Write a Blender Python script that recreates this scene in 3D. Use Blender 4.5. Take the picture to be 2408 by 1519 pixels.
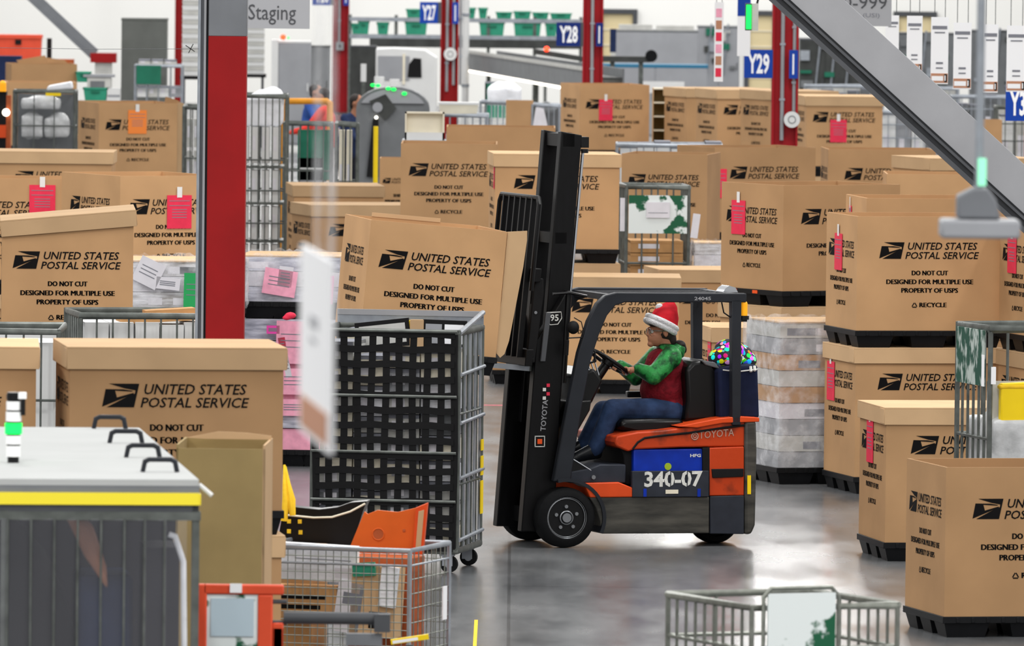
import bpy, bmesh, math, random
from mathutils import Vector, Matrix
from math import sin, cos, tan, pi, radians, atan

for o in list(bpy.data.objects):
    bpy.data.objects.remove(o, do_unlink=True)
random.seed(11)
SC = bpy.context.scene
COL = SC.collection

# ---------------------------------------------------------------- camera
FPX = 24000.0                 # focal length in pixels of the 2408 x 1519 frame
HC = 5.1                      # camera height
PITCH = atan(1079.5 / FPX)
ROLL = radians(0.65)
R0 = Vector((1, 0, 0)); FW = Vector((0, cos(PITCH), -sin(PITCH))); U0 = Vector((0, sin(PITCH), cos(PITCH)))
CR = R0 * cos(ROLL) + U0 * sin(ROLL)
CU = U0 * cos(ROLL) - R0 * sin(ROLL)
cam_d = bpy.data.cameras.new('camera')
cam = bpy.data.objects.new('camera', cam_d)
COL.objects.link(cam)
m3 = Matrix((CR, CU, -FW)).transposed()
cam.matrix_world = Matrix.Translation((0, 0, HC)) @ m3.to_4x4()
cam_d.sensor_width = 36.0
cam_d.sensor_fit = 'HORIZONTAL'
cam_d.lens = FPX * 36.0 / 2408.0
cam_d.clip_start = 1.0
cam_d.clip_end = 600.0
cam_d.dof.use_dof = True
cam_d.dof.focus_distance = 75.6
cam_d.dof.aperture_fstop = 9.5
SC.camera = cam

# ---------------------------------------------------------------- world, lamps, exposure
SC.view_settings.view_transform = 'Standard'
SC.view_settings.look = 'None'
SC.view_settings.gamma = 1.0
SC.view_settings.exposure = 0.56
SC.view_settings.use_curve_mapping = False
wd = bpy.data.worlds.new('hall_light')
SC.world = wd
wd.use_nodes = True
bg = wd.node_tree.nodes['Background']
bg.inputs[0].default_value = (1.0, 0.99, 0.97, 1)
bg.inputs[1].default_value = 0.52

def strip_lamp(x, y, z, lx, ly, power):
    d = bpy.data.lights.new('strip_lamp', 'AREA')
    d.shape = 'RECTANGLE'; d.size = lx; d.size_y = ly; d.energy = power
    d.color = (1.0, 0.985, 0.96)
    o = bpy.data.objects.new('strip_lamp', d)
    o.location = (x, y, z); COL.objects.link(o)
    return o
for ly in range(16, 212, 15):
    for lx in (-10.5, -3.5, 3.5, 10.5):
        dim = 0.45 if (lx < 0 and 95 < ly < 125) else 1.0          # lamps over the left middle bays, turned down to darken the cartons there
        strip_lamp(lx, ly + (11.0 if lx in (-3.5, 10.5) else 0.0), 10.8, 0.5, 2.4, 330.0 * dim)

# ---------------------------------------------------------------- pixel helpers
def ray(px, py):
    return FW * FPX + CR * (px - 1204.0) - CU * (py - 759.5)
def at(px, py, S):
    """world point seen at pixel (px,py) at the distance where one metre is S pixels"""
    d = ray(px, py)
    return Vector((0, 0, HC)) + d * ((FPX / S) / d.y)
def ground(px, py):
    d = ray(px, py)
    return Vector((0, 0, HC)) + d * (-HC / d.z)
def on_plane(px, py, p0, n):
    d = ray(px, py); o = Vector((0, 0, HC))
    return o + d * ((p0 - o).dot(n) / d.dot(n))

# ---------------------------------------------------------------- materials
def lin(h):
    h = h.lstrip('#')
    c = [int(h[i:i + 2], 16) / 255 for i in (0, 2, 4)]
    return tuple((x / 12.92 if x <= 0.04045 else ((x + 0.055) / 1.055) ** 2.4) for x in c) + (1.0,)
MATS = {}
def mat(name, col, rough=0.6, metal=0.0, var=0.0, scale=8.0, bump=0.0, bscale=60.0, emit=0.0, spec=0.22, col2=None,
        stretch=(1, 1, 1), coat=0.0, trans=0.0, alpha=1.0, contrast=None):
    m = bpy.data.materials.new(name); m.use_nodes = True
    nt = m.node_tree; p = nt.nodes['Principled BSDF']
    c = lin(col)
    p.inputs['Base Color'].default_value = c
    p.inputs['Roughness'].default_value = rough
    p.inputs['Metallic'].default_value = metal
    p.inputs['Specular IOR Level'].default_value = spec
    p.inputs['Coat Weight'].default_value = coat
    p.inputs['Transmission Weight'].default_value = trans
    p.inputs['Alpha'].default_value = alpha
    tc = nt.nodes.new('ShaderNodeTexCoord'); mp = nt.nodes.new('ShaderNodeMapping')
    mp.inputs['Scale'].default_value = stretch
    nt.links.new(tc.outputs['Object'], mp.inputs['Vector'])
    if var > 0 or col2:
        n = nt.nodes.new('ShaderNodeTexNoise'); n.inputs['Scale'].default_value = scale
        n.inputs['Detail'].default_value = 5.0
        nt.links.new(mp.outputs['Vector'], n.inputs['Vector'])
        r = nt.nodes.new('ShaderNodeValToRGB')
        lo, hi = contrast or (0.3, 0.7)
        r.color_ramp.elements[0].position = lo; r.color_ramp.elements[1].position = hi
        if col2:
            a, b = lin(col2), c
        else:
            a = tuple(x * (1 - var) for x in c[:3]) + (1,); b = tuple(min(1, x * (1 + var)) for x in c[:3]) + (1,)
        r.color_ramp.elements[0].color = a; r.color_ramp.elements[1].color = b
        nt.links.new(n.outputs['Fac'], r.inputs['Fac'])
        nt.links.new(r.outputs['Color'], p.inputs['Base Color'])
    if bump > 0:
        n2 = nt.nodes.new('ShaderNodeTexNoise'); n2.inputs['Scale'].default_value = bscale
        n2.inputs['Detail'].default_value = 4.0
        nt.links.new(mp.outputs['Vector'], n2.inputs['Vector'])
        bp = nt.nodes.new('ShaderNodeBump'); bp.inputs['Strength'].default_value = bump; bp.inputs['Distance'].default_value = 0.02
        nt.links.new(n2.outputs['Fac'], bp.inputs['Height'])
        nt.links.new(bp.outputs['Normal'], p.inputs['Normal'])
    if emit > 0:
        p.inputs['Emission Color'].default_value = c
        p.inputs['Emission Strength'].default_value = emit
    MATS[name] = m
    return m

mat('card', '#bd956c', 0.75, spec=0.1, var=0.10, scale=1.7, bump=0.05, bscale=9)
mat('card_light', '#cba982', 0.75, spec=0.1, var=0.08, scale=2.0)
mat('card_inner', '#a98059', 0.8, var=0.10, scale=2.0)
mat('card_olive', '#a58f60', 0.8, var=0.14, scale=2.2)
mat('kraft', '#b58a5c', 0.8, var=0.15, scale=6)
mat('ink', '#111011', 0.8, spec=0.1)
mat('ink_grey', '#7d7f88', 0.7)
mat('pallet', '#0d0e11', 0.5, spec=0.2, var=0.3, scale=5)
mat('orange_dot', '#e8551f', 0.5)
mat('tag_red', '#e33350', 0.6, var=0.08, scale=10)
mat('tag_orange', '#f58a3e', 0.6)
mat('tag_green', '#2ca35c', 0.6)
mat('tag_pink', '#f2a7bf', 0.6, var=0.12, scale=14)
mat('tag_magenta', '#f04fb0', 0.6)
mat('paper', '#d9d7de', 0.6, var=0.06, scale=8)
mat('col_red', '#930d10', 0.55, var=0.10, scale=3)
mat('col_dark_red', '#97101a', 0.55, var=0.1, scale=3)
mat('steel_grey', '#74777c', 0.5, var=0.08, scale=4)
mat('steel_light', '#95969a', 0.5, var=0.06, scale=3)
mat('steel_dark', '#4c4e52', 0.5, var=0.12, scale=4)
mat('galv', '#9aa0a8', 0.38, metal=0.5, var=0.15, scale=9)
mat('galv_dark', '#5e625f', 0.45, metal=0.4, var=0.3, scale=9)
mat('wire', '#7f827b', 0.4, metal=0.55, var=0.2, scale=20)
mat('white_wall', '#f4f4f1', 0.8, var=0.02, scale=0.3)
mat('white', '#d8d9d9', 0.5, var=0.03, scale=4)
mat('white_gloss', '#f3f4f4', 0.25)
mat('white_dirty', '#bdbdb9', 0.5, var=0.12, scale=5)
mat('cream', '#e3dcc8', 0.6, var=0.06, scale=5)
mat('tan_panel', '#d9c9a0', 0.7)
mat('blue_sign', '#0a3d9e', 0.45)
mat('blue_dark_sign', '#08266e', 0.45)
mat('sign_grey', '#a4a6ab', 0.6)
mat('sign_white', '#f2f3f6', 0.5)
mat('sign_brown', '#b9866a', 0.6)
mat('black', '#08080a', 0.32, spec=0.3)
mat('black_matte', '#0e0e10', 0.7, var=0.2, scale=10)
mat('mast_black', '#070709', 0.4, spec=0.2, var=0.35, scale=7, stretch=(4, 4, 1))
mat('guard_grey', '#23262c', 0.45, var=0.15, scale=5)
mat('rubber', '#111214', 0.75, spec=0.15, var=0.25, scale=12, bump=0.1, bscale=40)
mat('rim_black', '#101113', 0.4)
mat('chrome', '#c9ccd2', 0.18, metal=1.0)
mat('bolt', '#8d9094', 0.35, metal=0.8)
mat('fork_orange', '#bc3f19', 0.42, var=0.0, col2='#6f2c19', scale=5.0, contrast=(0.30, 0.47), bump=0.06, bscale=25)
mat('fork_orange_bright', '#d24a1d', 0.4, var=0.08, scale=6)
mat('skirt_grey', '#55534d', 0.5, col2='#2d2d2b', scale=4.5, contrast=(0.3, 0.7), stretch=(0.6, 1, 3), bump=0.05, bscale=20)
mat('battery_blue', '#0b2f9e', 0.4, var=0.25, scale=6)
mat('battery_dark', '#2a2e37', 0.55, var=0.2, scale=8)
mat('stencil', '#d5d6d2', 0.7, var=0.15, scale=25)
mat('lime', '#9db52c', 0.6)
mat('navy_cloth', '#121a36', 0.85, var=0.25, scale=8, bump=0.15, bscale=14)
mat('amber', '#f3a31c', 0.25, emit=0.25)
mat('skin', '#a8745a', 0.55, var=0.06, scale=14)
mat('worn_letter', '#a98d80', 0.7)
mat('hair', '#2b2422', 0.6)
mat('jeans', '#30456a', 0.85, col2='#1a2740', scale=9, contrast=(0.3, 0.75), bump=0.25, bscale=18)
mat('jacket_green', '#2f8f46', 0.38, col2='#123d22', scale=13, contrast=(0.42, 0.58), bump=0.5, bscale=20)
mat('vest_red', '#6c0f1c', 0.9, var=0.3, scale=30, bump=0.4, bscale=60)
mat('hat_red', '#d9202f', 0.75, var=0.12, scale=12, bump=0.2, bscale=20)
mat('fur_white', '#e9e9ec', 0.95, var=0.06, scale=40, bump=0.6, bscale=90)
mat('boot', '#15171b', 0.28, var=0.2, scale=8)
mat('lens', '#c9d2da', 0.1)
mat('shirt_blue', '#33549c', 0.85, var=0.15, scale=6)
mat('shirt_red', '#cf3a31', 0.85, var=0.1, scale=6)
mat('shirt_navy', '#1f2c4e', 0.85, var=0.15, scale=6)
mat('trouser', '#20222c', 0.85)
mat('yellow', '#f4d21c', 0.45, var=0.06, scale=4)
mat('yellow_stripe', '#f5e23c', 0.4)
mat('yellow_cloth', '#edc12c', 0.8, var=0.12, scale=12, bump=0.3, bscale=18)
mat('frame_orange', '#d8922a', 0.5, var=0.1, scale=6)
mat('plastic_orange', '#cc5d20', 0.42, var=0.08, scale=5)
mat('cart_orange', '#dd5233', 0.42, var=0.08, scale=5)
mat('bin_orange', '#e0533a', 0.5, var=0.08, scale=4)
mat('rust', '#a8552f', 0.7, var=0.2, scale=6)
mat('tub_green', '#369578', 0.45, var=0.10, scale=5)
mat('tub_dark_green', '#1f6b54', 0.5, var=0.1, scale=5)
mat('placard_green', '#1e5b3f', 0.6, col2='#dfe6e6', scale=5.0, contrast=(0.52, 0.56))
mat('placard_worn', '#244d40', 0.6, col2='#aeb9b4', scale=7.0, contrast=(0.42, 0.52), stretch=(2, 2, 1))
mat('machine_grey', '#97999e', 0.5, var=0.06, scale=3)
mat('machine_mid', '#6f7275', 0.5, var=0.12, scale=4)
mat('machine_dark', '#3e403f', 0.55, var=0.25, scale=4)
mat('cab_grey', '#5f625f', 0.6, var=0.08, scale=4)
mat('top_grey', '#b2b4b4', 0.6, spec=0.0, var=0.03, scale=3)
mat('lamp_green', '#12e24e', 0.4, emit=1.3)
mat('lamp_pale', '#8fe8bd', 0.4, emit=0.45)
mat('lamp_red', '#ff3b1e', 0.4, emit=3.0)
mat('lamp_white', '#fff4e0', 0.4, emit=3.0)
mat('poly_white', '#e6e8ee', 0.35, var=0.08, scale=9, bump=0.5, bscale=12)
mat('bag_clear', '#bfc1c3', 0.3, var=0.25, scale=7, bump=0.5, bscale=10)
mat('pale_blue', '#b9cbd6', 0.5)
mat('teal_trim', '#2f6f90', 0.5)
mat('indoor_dark', '#1c1a21', 0.7, var=0.2, scale=4)
mat('duct_tape', '#e4e2df', 0.5)
mat('laser_pink', '#f07f90', 0.6)
mat('cable_blue', '#3a3fd0', 0.5)

def vary_per_object(name, lo, hi):
    """every carton gets a slightly different board tone at random"""
    nt = MATS[name].node_tree; p = nt.nodes['Principled BSDF']
    src = p.inputs['Base Color'].links[0].from_socket
    oi = nt.nodes.new('ShaderNodeObjectInfo'); mr = nt.nodes.new('ShaderNodeMapRange')
    mr.inputs[3].default_value = lo; mr.inputs[4].default_value = hi
    nt.links.new(oi.outputs['Random'], mr.inputs[0])
    hs = nt.nodes.new('ShaderNodeHueSaturation')
    nt.links.new(mr.outputs[0], hs.inputs['Value']); nt.links.new(src, hs.inputs['Color'])
    nt.links.new(hs.outputs['Color'], p.inputs['Base Color'])
for nm in ('card', 'card_light', 'card_olive'): vary_per_object(nm, 0.74, 1.05)

def special(name, build):
    m = bpy.data.materials.new(name); m.use_nodes = True
    build(m.node_tree, m.node_tree.nodes['Principled BSDF'])
    MATS[name] = m

def _floor(nt, p):
    tc = nt.nodes.new('ShaderNodeTexCoord')
    mp = nt.nodes.new('ShaderNodeMapping'); mp.inputs['Scale'].default_value = (1, 0.25, 1)
    nt.links.new(tc.outputs['Object'], mp.inputs['Vector'])
    n1 = nt.nodes.new('ShaderNodeTexNoise'); n1.inputs['Scale'].default_value = 1.3; n1.inputs['Detail'].default_value = 7; n1.inputs['Roughness'].default_value = 0.62
    nt.links.new(mp.outputs['Vector'], n1.inputs['Vector'])
    r = nt.nodes.new('ShaderNodeValToRGB')
    r.color_ramp.elements[0].position = 0.3; r.color_ramp.elements[0].color = lin('#515356')
    r.color_ramp.elements[1].position = 0.72; r.color_ramp.elements[1].color = lin('#77797b')
    nt.links.new(n1.outputs['Fac'], r.inputs['Fac'])
    # saw-cut joints every 6 m
    br = nt.nodes.new('ShaderNodeTexBrick'); br.offset = 0.0
    br.inputs['Color1'].default_value = (1, 1, 1, 1); br.inputs['Color2'].default_value = (1, 1, 1, 1); br.inputs['Mortar'].default_value = (0.55, 0.55, 0.55, 1)
    br.inputs['Scale'].default_value = 1.0; br.inputs['Mortar Size'].default_value = 0.012; br.inputs['Brick Width'].default_value = 4.6; br.inputs['Row Height'].default_value = 6.0
    nt.links.new(tc.outputs['Object'], br.inputs['Vector'])
    mx = nt.nodes.new('ShaderNodeMixRGB'); mx.blend_type = 'MULTIPLY'; mx.inputs[0].default_value = 1.0
    nt.links.new(r.outputs['Color'], mx.inputs[1]); nt.links.new(br.outputs['Color'], mx.inputs[2])
    nt.links.new(mx.outputs[0], p.inputs['Base Color'])
    n2 = nt.nodes.new('ShaderNodeTexNoise'); n2.inputs['Scale'].default_value = 2.2; n2.inputs['Detail'].default_value = 6
    nt.links.new(mp.outputs['Vector'], n2.inputs['Vector'])
    mr = nt.nodes.new('ShaderNodeMapRange'); mr.inputs[1].default_value = 0.35; mr.inputs[2].default_value = 0.7
    mr.inputs[3].default_value = 0.17; mr.inputs[4].default_value = 0.30
    nt.links.new(n2.outputs['Fac'], mr.inputs[0]); nt.links.new(mr.outputs[0], p.inputs['Roughness'])
    p.inputs['Specular IOR Level'].default_value = 0.5
special('floor_concrete', _floor)

def _wrap(nt, p):
    tc = nt.nodes.new('ShaderNodeTexCoord')
    mp = nt.nodes.new('ShaderNodeMapping'); mp.inputs['Scale'].default_value = (2, 2, 14)
    nt.links.new(tc.outputs['Object'], mp.inputs['Vector'])
    n = nt.nodes.new('ShaderNodeTexNoise'); n.inputs['Scale'].default_value = 2.0; n.inputs['Detail'].default_value = 6
    nt.links.new(mp.outputs['Vector'], n.inputs['Vector'])
    r = nt.nodes.new('ShaderNodeValToRGB')
    r.color_ramp.elements[0].position = 0.32; r.color_ramp.elements[0].color = lin('#857f79')
    r.color_ramp.elements[1].position = 0.62; r.color_ramp.elements[1].color = lin('#dcdce2')
    nt.links.new(n.outputs['Fac'], r.inputs['Fac']); nt.links.new(r.outputs['Color'], p.inputs['Base Color'])
    p.inputs['Roughness'].default_value = 0.22
    b = nt.nodes.new('ShaderNodeBump'); b.inputs['Strength'].default_value = 0.6; b.inputs['Distance'].default_value = 0.02
    nt.links.new(n.outputs['Fac'], b.inputs['Height']); nt.links.new(b.outputs['Normal'], p.inputs['Normal'])
special('wrap', _wrap)
def _wrap_blue(nt, p):
    _wrap(nt, p)
    for n in nt.nodes:
        if n.type == 'VALTORGB':
            n.color_ramp.elements[0].color = lin('#7f8191'); n.color_ramp.elements[1].color = lin('#cfd0de')
special('wrap_lilac', _wrap_blue)

def _film(nt, p):
    p.inputs['Base Color'].default_value = (0.95, 0.96, 1, 1); p.inputs['Roughness'].default_value = 0.18
    nz = nt.nodes.new('ShaderNodeTexNoise'); nz.inputs['Scale'].default_value = 9; nz.inputs['Detail'].default_value = 4
    tc = nt.nodes.new('ShaderNodeTexCoord'); nt.links.new(tc.outputs['Object'], nz.inputs['Vector'])
    mr = nt.nodes.new('ShaderNodeMapRange'); mr.inputs[1].default_value = 0.4; mr.inputs[2].default_value = 0.7
    mr.inputs[3].default_value = 0.10; mr.inputs[4].default_value = 0.45
    nt.links.new(nz.outputs['Fac'], mr.inputs[0]); nt.links.new(mr.outputs[0], p.inputs['Alpha'])
    b = nt.nodes.new('ShaderNodeBump'); b.inputs['Strength'].default_value = 0.7; b.inputs['Distance'].default_value = 0.03
    nt.links.new(nz.outputs['Fac'], b.inputs['Height']); nt.links.new(b.outputs['Normal'], p.inputs['Normal'])
special('film', _film)

def _curtain(nt, p):
    p.inputs['Base Color'].default_value = (0.62, 0.63, 0.70, 1); p.inputs['Roughness'].default_value = 0.12
    p.inputs['Alpha'].default_value = 0.10
special('clear_sheet', _curtain)

def _floral(nt, p):
    tc = nt.nodes.new('ShaderNodeTexCoord')
    v = nt.nodes.new('ShaderNodeTexVoronoi'); v.inputs['Scale'].default_value = 26.0
    nt.links.new(tc.outputs['Object'], v.inputs['Vector'])
    hs = nt.nodes.new('ShaderNodeHueSaturation'); hs.inputs['Saturation'].default_value = 1.6; hs.inputs['Value'].default_value = 1.3
    nt.links.new(v.outputs['Color'], hs.inputs['Color'])
    r = nt.nodes.new('ShaderNodeValToRGB'); r.color_ramp.interpolation = 'CONSTANT'
    r.color_ramp.elements[0].color = (1, 1, 1, 1); r.color_ramp.elements[1].position = 0.52; r.color_ramp.elements[1].color = (0, 0, 0, 1)
    nt.links.new(v.outputs['Distance'], r.inputs['Fac'])
    mx = nt.nodes.new('ShaderNodeMixRGB'); mx.inputs[1].default_value = (0.012, 0.012, 0.02, 1)
    nt.links.new(r.outputs['Color'], mx.inputs[0]); nt.links.new(hs.outputs['Color'], mx.inputs[2])
    nt.links.new(mx.outputs[0], p.inputs['Base Color']); p.inputs['Roughness'].default_value = 0.8
special('floral', _floral)

# ---------------------------------------------------------------- text outlines
_TX = {}
def text_geo(s, shear=0.0, bold=0.0):
    k = (s, shear, bold)
    if k in _TX: return _TX[k]
    cu = bpy.data.curves.new('lettering', 'FONT')
    cu.body = s; cu.shear = shear; cu.offset = bold; cu.resolution_u = 2; cu.fill_mode = 'FRONT'
    ob = bpy.data.objects.new('lettering', cu); COL.objects.link(ob)
    dg = bpy.context.evaluated_depsgraph_get(); dg.update()
    me = ob.evaluated_get(dg).to_mesh()
    vs = [(v.co.x, v.co.y) for v in me.vertices]; fs = [tuple(p.vertices) for p in me.polygons]
    ob.evaluated_get(dg).to_mesh_clear()
    bpy.data.objects.remove(ob, do_unlink=True); bpy.data.curves.remove(cu)
    x0 = min(v[0] for v in vs); x1 = max(v[0] for v in vs); y0 = min(v[1] for v in vs); y1 = max(v[1] for v in vs)
    vs = [((x - x0) / (x1 - x0), (y - y0) / (y1 - y0)) for x, y in vs]
    _TX[k] = (vs, fs, (x1 - x0) / (y1 - y0))
    return _TX[k]

# ---------------------------------------------------------------- mesh builder
_MESH = {}
class MB:
    def __init__(s, M=None):
        s.v = []; s.f = []; s.mi = []; s.mats = []; s.M = M
    def slot(s, m):
        if m not in s.mats: s.mats.append(m)
        return s.mats.index(m)
    def add(s, vs, fs, m):
        b = len(s.v); k = s.slot(m)
        for v in vs:
            v = Vector(v)
            s.v.append(s.M @ v if s.M else v)
        for f in fs:
            s.f.append([b + i for i in f]); s.mi.append(k)
        return s
    def box(s, x0, x1, y0, y1, z0, z1, m):
        vs = [(x, y, z) for z in (z0, z1) for y in (y0, y1) for x in (x0, x1)]
        return s.add(vs, [(0, 2, 3, 1), (4, 5, 7, 6), (0, 1, 5, 4), (2, 6, 7, 3), (0, 4, 6, 2), (1, 3, 7, 5)], m)
    def frustum(s, x0, x1, y0, y1, z0, z1, ins, m):
        """box whose bottom is inset by ins"""
        vs = [(x0 + ins, y0 + ins, z0), (x1 - ins, y0 + ins, z0), (x0 + ins, y1 - ins, z0), (x1 - ins, y1 - ins, z0),
              (x0, y0, z1), (x1, y0, z1), (x0, y1, z1), (x1, y1, z1)]
        return s.add(vs, [(0, 2, 3, 1), (4, 5, 7, 6), (0, 1, 5, 4), (2, 6, 7, 3), (0, 4, 6, 2), (1, 3, 7, 5)], m)
    def cyl(s, p0, p1, r0, m, r1=None, n=16, cap=True):
        p0 = Vector(p0); p1 = Vector(p1); r1 = r0 if r1 is None else r1
        d = (p1 - p0).normalized()
        a = d.orthogonal().normalized(); b = d.cross(a)
        vs = []
        for p, r in ((p0, r0), (p1, r1)):
            for i in range(n):
                t = 2 * pi * i / n
                vs.append(p + a * (r * cos(t)) + b * (r * sin(t)))
        fs = [(i, (i + 1) % n, n + (i + 1) % n, n + i) for i in range(n)]
        if cap: fs += [tuple(range(n - 1, -1, -1)), tuple(range(n, 2 * n))]
        return s.add(vs, fs, m)
    def tube(s, pts, r, m, n=6, closed=False):
        pts = [Vector(p) for p in pts]; N = len(pts); vs = []; fs = []
        ref = None
        for i, p in enumerate(pts):
            if closed: d = (pts[(i + 1) % N] - pts[i - 1]).normalized()
            elif i == 0: d = (pts[1] - p).normalized()
            elif i == N - 1: d = (p - pts[i - 1]).normalized()
            else: d = ((pts[i + 1] - p).normalized() + (p - pts[i - 1]).normalized()).normalized()
            if ref is None: ref = d.orthogonal().normalized()
            a = (ref - d * ref.dot(d))
            a = a.normalized() if a.length > 1e-6 else d.orthogonal().normalized()
            ref = a; b = d.cross(a)
            k = 1.0
            if 0 < i < N - 1 or closed:
                e = (p - pts[i - 1]).normalized(); k = 1.0 / max(0.5, abs(e.dot(d)))
            rr = r[i] if isinstance(r, (list, tuple)) else r
            for j in range(n):
                t = 2 * pi * (j + 0.5) / n
                vs.append(p + a * (rr * k * cos(t)) + b * (rr * k * sin(t)))
        for i in range(N if closed else N - 1):
            i2 = (i + 1) % N
            for j in range(n):
                fs.append((i * n + j, i * n + (j + 1) % n, i2 * n + (j + 1) % n, i2 * n + j))
        if not closed: fs += [tuple(range(n - 1, -1, -1)), tuple(range((N - 1) * n, N * n))]
        return s.add(vs, fs, m)
    def prism(s, poly, y0, y1, m):
        """polygon of (x,z) pushed along y from y0 to y1"""
        n = len(poly)
        ar = sum(poly[i][0] * poly[(i + 1) % n][1] - poly[(i + 1) % n][0] * poly[i][1] for i in range(n))
        if ar < 0: poly = poly[::-1]
        vs = [(x, y0, z) for x, z in poly] + [(x, y1, z) for x, z in poly]
        fs = [tuple(range(n)), tuple(range(2 * n - 1, n - 1, -1))]
        fs += [(i + n, (i + 1) % n + n, (i + 1) % n, i) for i in range(n)]
        return s.add(vs, fs, m)
    def ell(s, c, r, m, n=16, k=10, rot=None):
        c = Vector(c); r = (r, r, r) if not isinstance(r, (list, tuple)) else r
        vs = [(0, 0, 1)]
        for i in range(1, k):
            for j in range(n):
                a = pi * i / k; b = 2 * pi * j / n
                vs.append((sin(a) * cos(b), sin(a) * sin(b), cos(a)))
        vs.append((0, 0, -1))
        fs = [(0, 1 + j, 1 + (j + 1) % n) for j in range(n)]
        for i in range(k - 2):
            for j in range(n):
                a = 1 + i * n
                fs.append((a + j, a + n + j, a + n + (j + 1) % n, a + (j + 1) % n))
        e = 1 + (k - 2) * n
        fs += [(e + (j + 1) % n, e + j, len(vs) - 1) for j in range(n)]
        out = []
        for x, y, z in vs:
            v = Vector((x * r[0], y * r[1], z * r[2]))
            if rot: v = rot @ v
            out.append(c + v)
        return s.add(out, fs, m)
    def cap(s, p0, r0, p1, r1, m, n=14):
        """limb: cone between two balls"""
        s.ell(p0, r0, m, n, 8); s.ell(p1, r1, m, n, 8)
        return s.cyl(p0, p1, r0, m, r1, n)
    def torus(s, c, ax, R, r, m, n=28, k=8):
        c = Vector(c); ax = Vector(ax).normalized(); a = ax.orthogonal().normalized(); b = ax.cross(a)
        pts = [c + a * (R * cos(2 * pi * i / n)) + b * (R * sin(2 * pi * i / n)) for i in range(n)]
        return s.tube(pts, r, m, k, closed=True)
    def txt(s, string, O, X, Y, w, h, m, shear=0.0, bold=0.0):
        """lettering filling w x h from corner O along X and Y"""
        vs, fs, _ = text_geo(string, shear, bold)
        O = Vector(O); X = Vector(X); Y = Vector(Y)
        return s.add([O + X * (x * w) + Y * (y * h) for x, y in vs], fs, m)
    def poly(s, pts, m):
        return s.add(pts, [tuple(range(len(pts)))], m)
    def build(s, name, parent=None, loc=None, rot=None, key=None, bevel=0.0, remesh=0.0, sharp=38, smooth=True, seg=2):
        me = _MESH.get(key) if key else None
        if me is None:
            me = bpy.data.meshes.new(name)
            me.from_pydata([tuple(v) for v in s.v], [], s.f)
            for m in s.mats: me.materials.append(MATS[m])
            me.polygons.foreach_set('material_index', s.mi)
            if smooth:
                me.polygons.foreach_set('use_smooth', [True] * len(me.polygons))
                if not remesh: me.set_sharp_from_angle(angle=radians(sharp))
            me.update()
            if key: _MESH[key] = me
        o = bpy.data.objects.new(name, me); COL.objects.link(o)
        if parent: o.parent = parent
        if loc is not None: o.location = loc
        if rot is not None: o.rotation_euler = rot if isinstance(rot, (tuple, list)) else (0, 0, rot)
        if remesh:
            md = o.modifiers.new('Remesh', 'REMESH'); md.mode = 'VOXEL'; md.voxel_size = remesh; md.use_smooth_shade = True
            sm = o.modifiers.new('Smooth', 'SMOOTH'); sm.factor = 0.5; sm.iterations = 3
        if bevel:
            bv = o.modifiers.new('Bevel', 'BEVEL'); bv.width = bevel; bv.segments = seg; bv.limit_method = 'ANGLE'; bv.angle_limit = radians(40)
        return o

def tag(o, label=None, cat=None, group=None, kind=None):
    if label: o['label'] = label
    if cat: o['category'] = cat
    if group: o['group'] = group
    if kind: o['kind'] = kind
    return o
def thing(name, loc, rz, label, cat, group=None, tilt=0.0):
    o = bpy.data.objects.new(name, None); COL.objects.link(o)
    o.empty_display_size = 0.1
    o.location = loc; o.rotation_euler = (0, tilt, rz)
    return tag(o, label, cat, group)
def structure(name, mb, label=None, **kw):
    o = mb.build(name, **kw); o['kind'] = 'structure'
    if label: o['label'] = label
    return o

# ---------------------------------------------------------------- the hall
structure('floor', MB().box(-45, 45, -3, 226, -0.25, 0, 'floor_concrete'), 'grey polished concrete floor', sharp=30)
WALL_Y = 215.0
SW = FPX / WALL_Y
wm = MB().box(-30, 30, WALL_Y, WALL_Y + 0.3, 0, 11, 'white_wall')
structure('wall_back', wm, 'white far wall of the hall')
def wall_door(n, px0, px1, pyt, label):
    a = at(px0, pyt, SW); b = at(px1, pyt, SW)
    w = b.x - a.x; h = a.z
    root = MB().box(0, w, -0.06, -0.005, 0, h, 'tan_panel')
    for i in range(1, 6): root.box(0, w, -0.075, -0.06, h * i / 6 - 0.012, h * i / 6 + 0.012, 'cream')
    o = structure('door_%d' % n, root, label, loc=(a.x, WALL_Y, 0))
    MB().box(-0.1, 0, -0.12, -0.005, 0, h + 0.1, 'steel_dark').box(w, w + 0.1, -0.12, -0.005, 0, h + 0.1, 'steel_dark').box(0, w, -0.12, -0.005, h, h + 0.1, 'steel_dark').build('door_frame', o)
wall_door(1, 1418, 1488, 32, 'pale yellow dock door in grey frame')
wall_door(2, 1762, 1818, 36, 'pale yellow dock door behind the hanging signal box')
wall_door(3, 2112, 2192, 38, 'pale yellow dock door behind the row of hanging placards')
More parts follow.
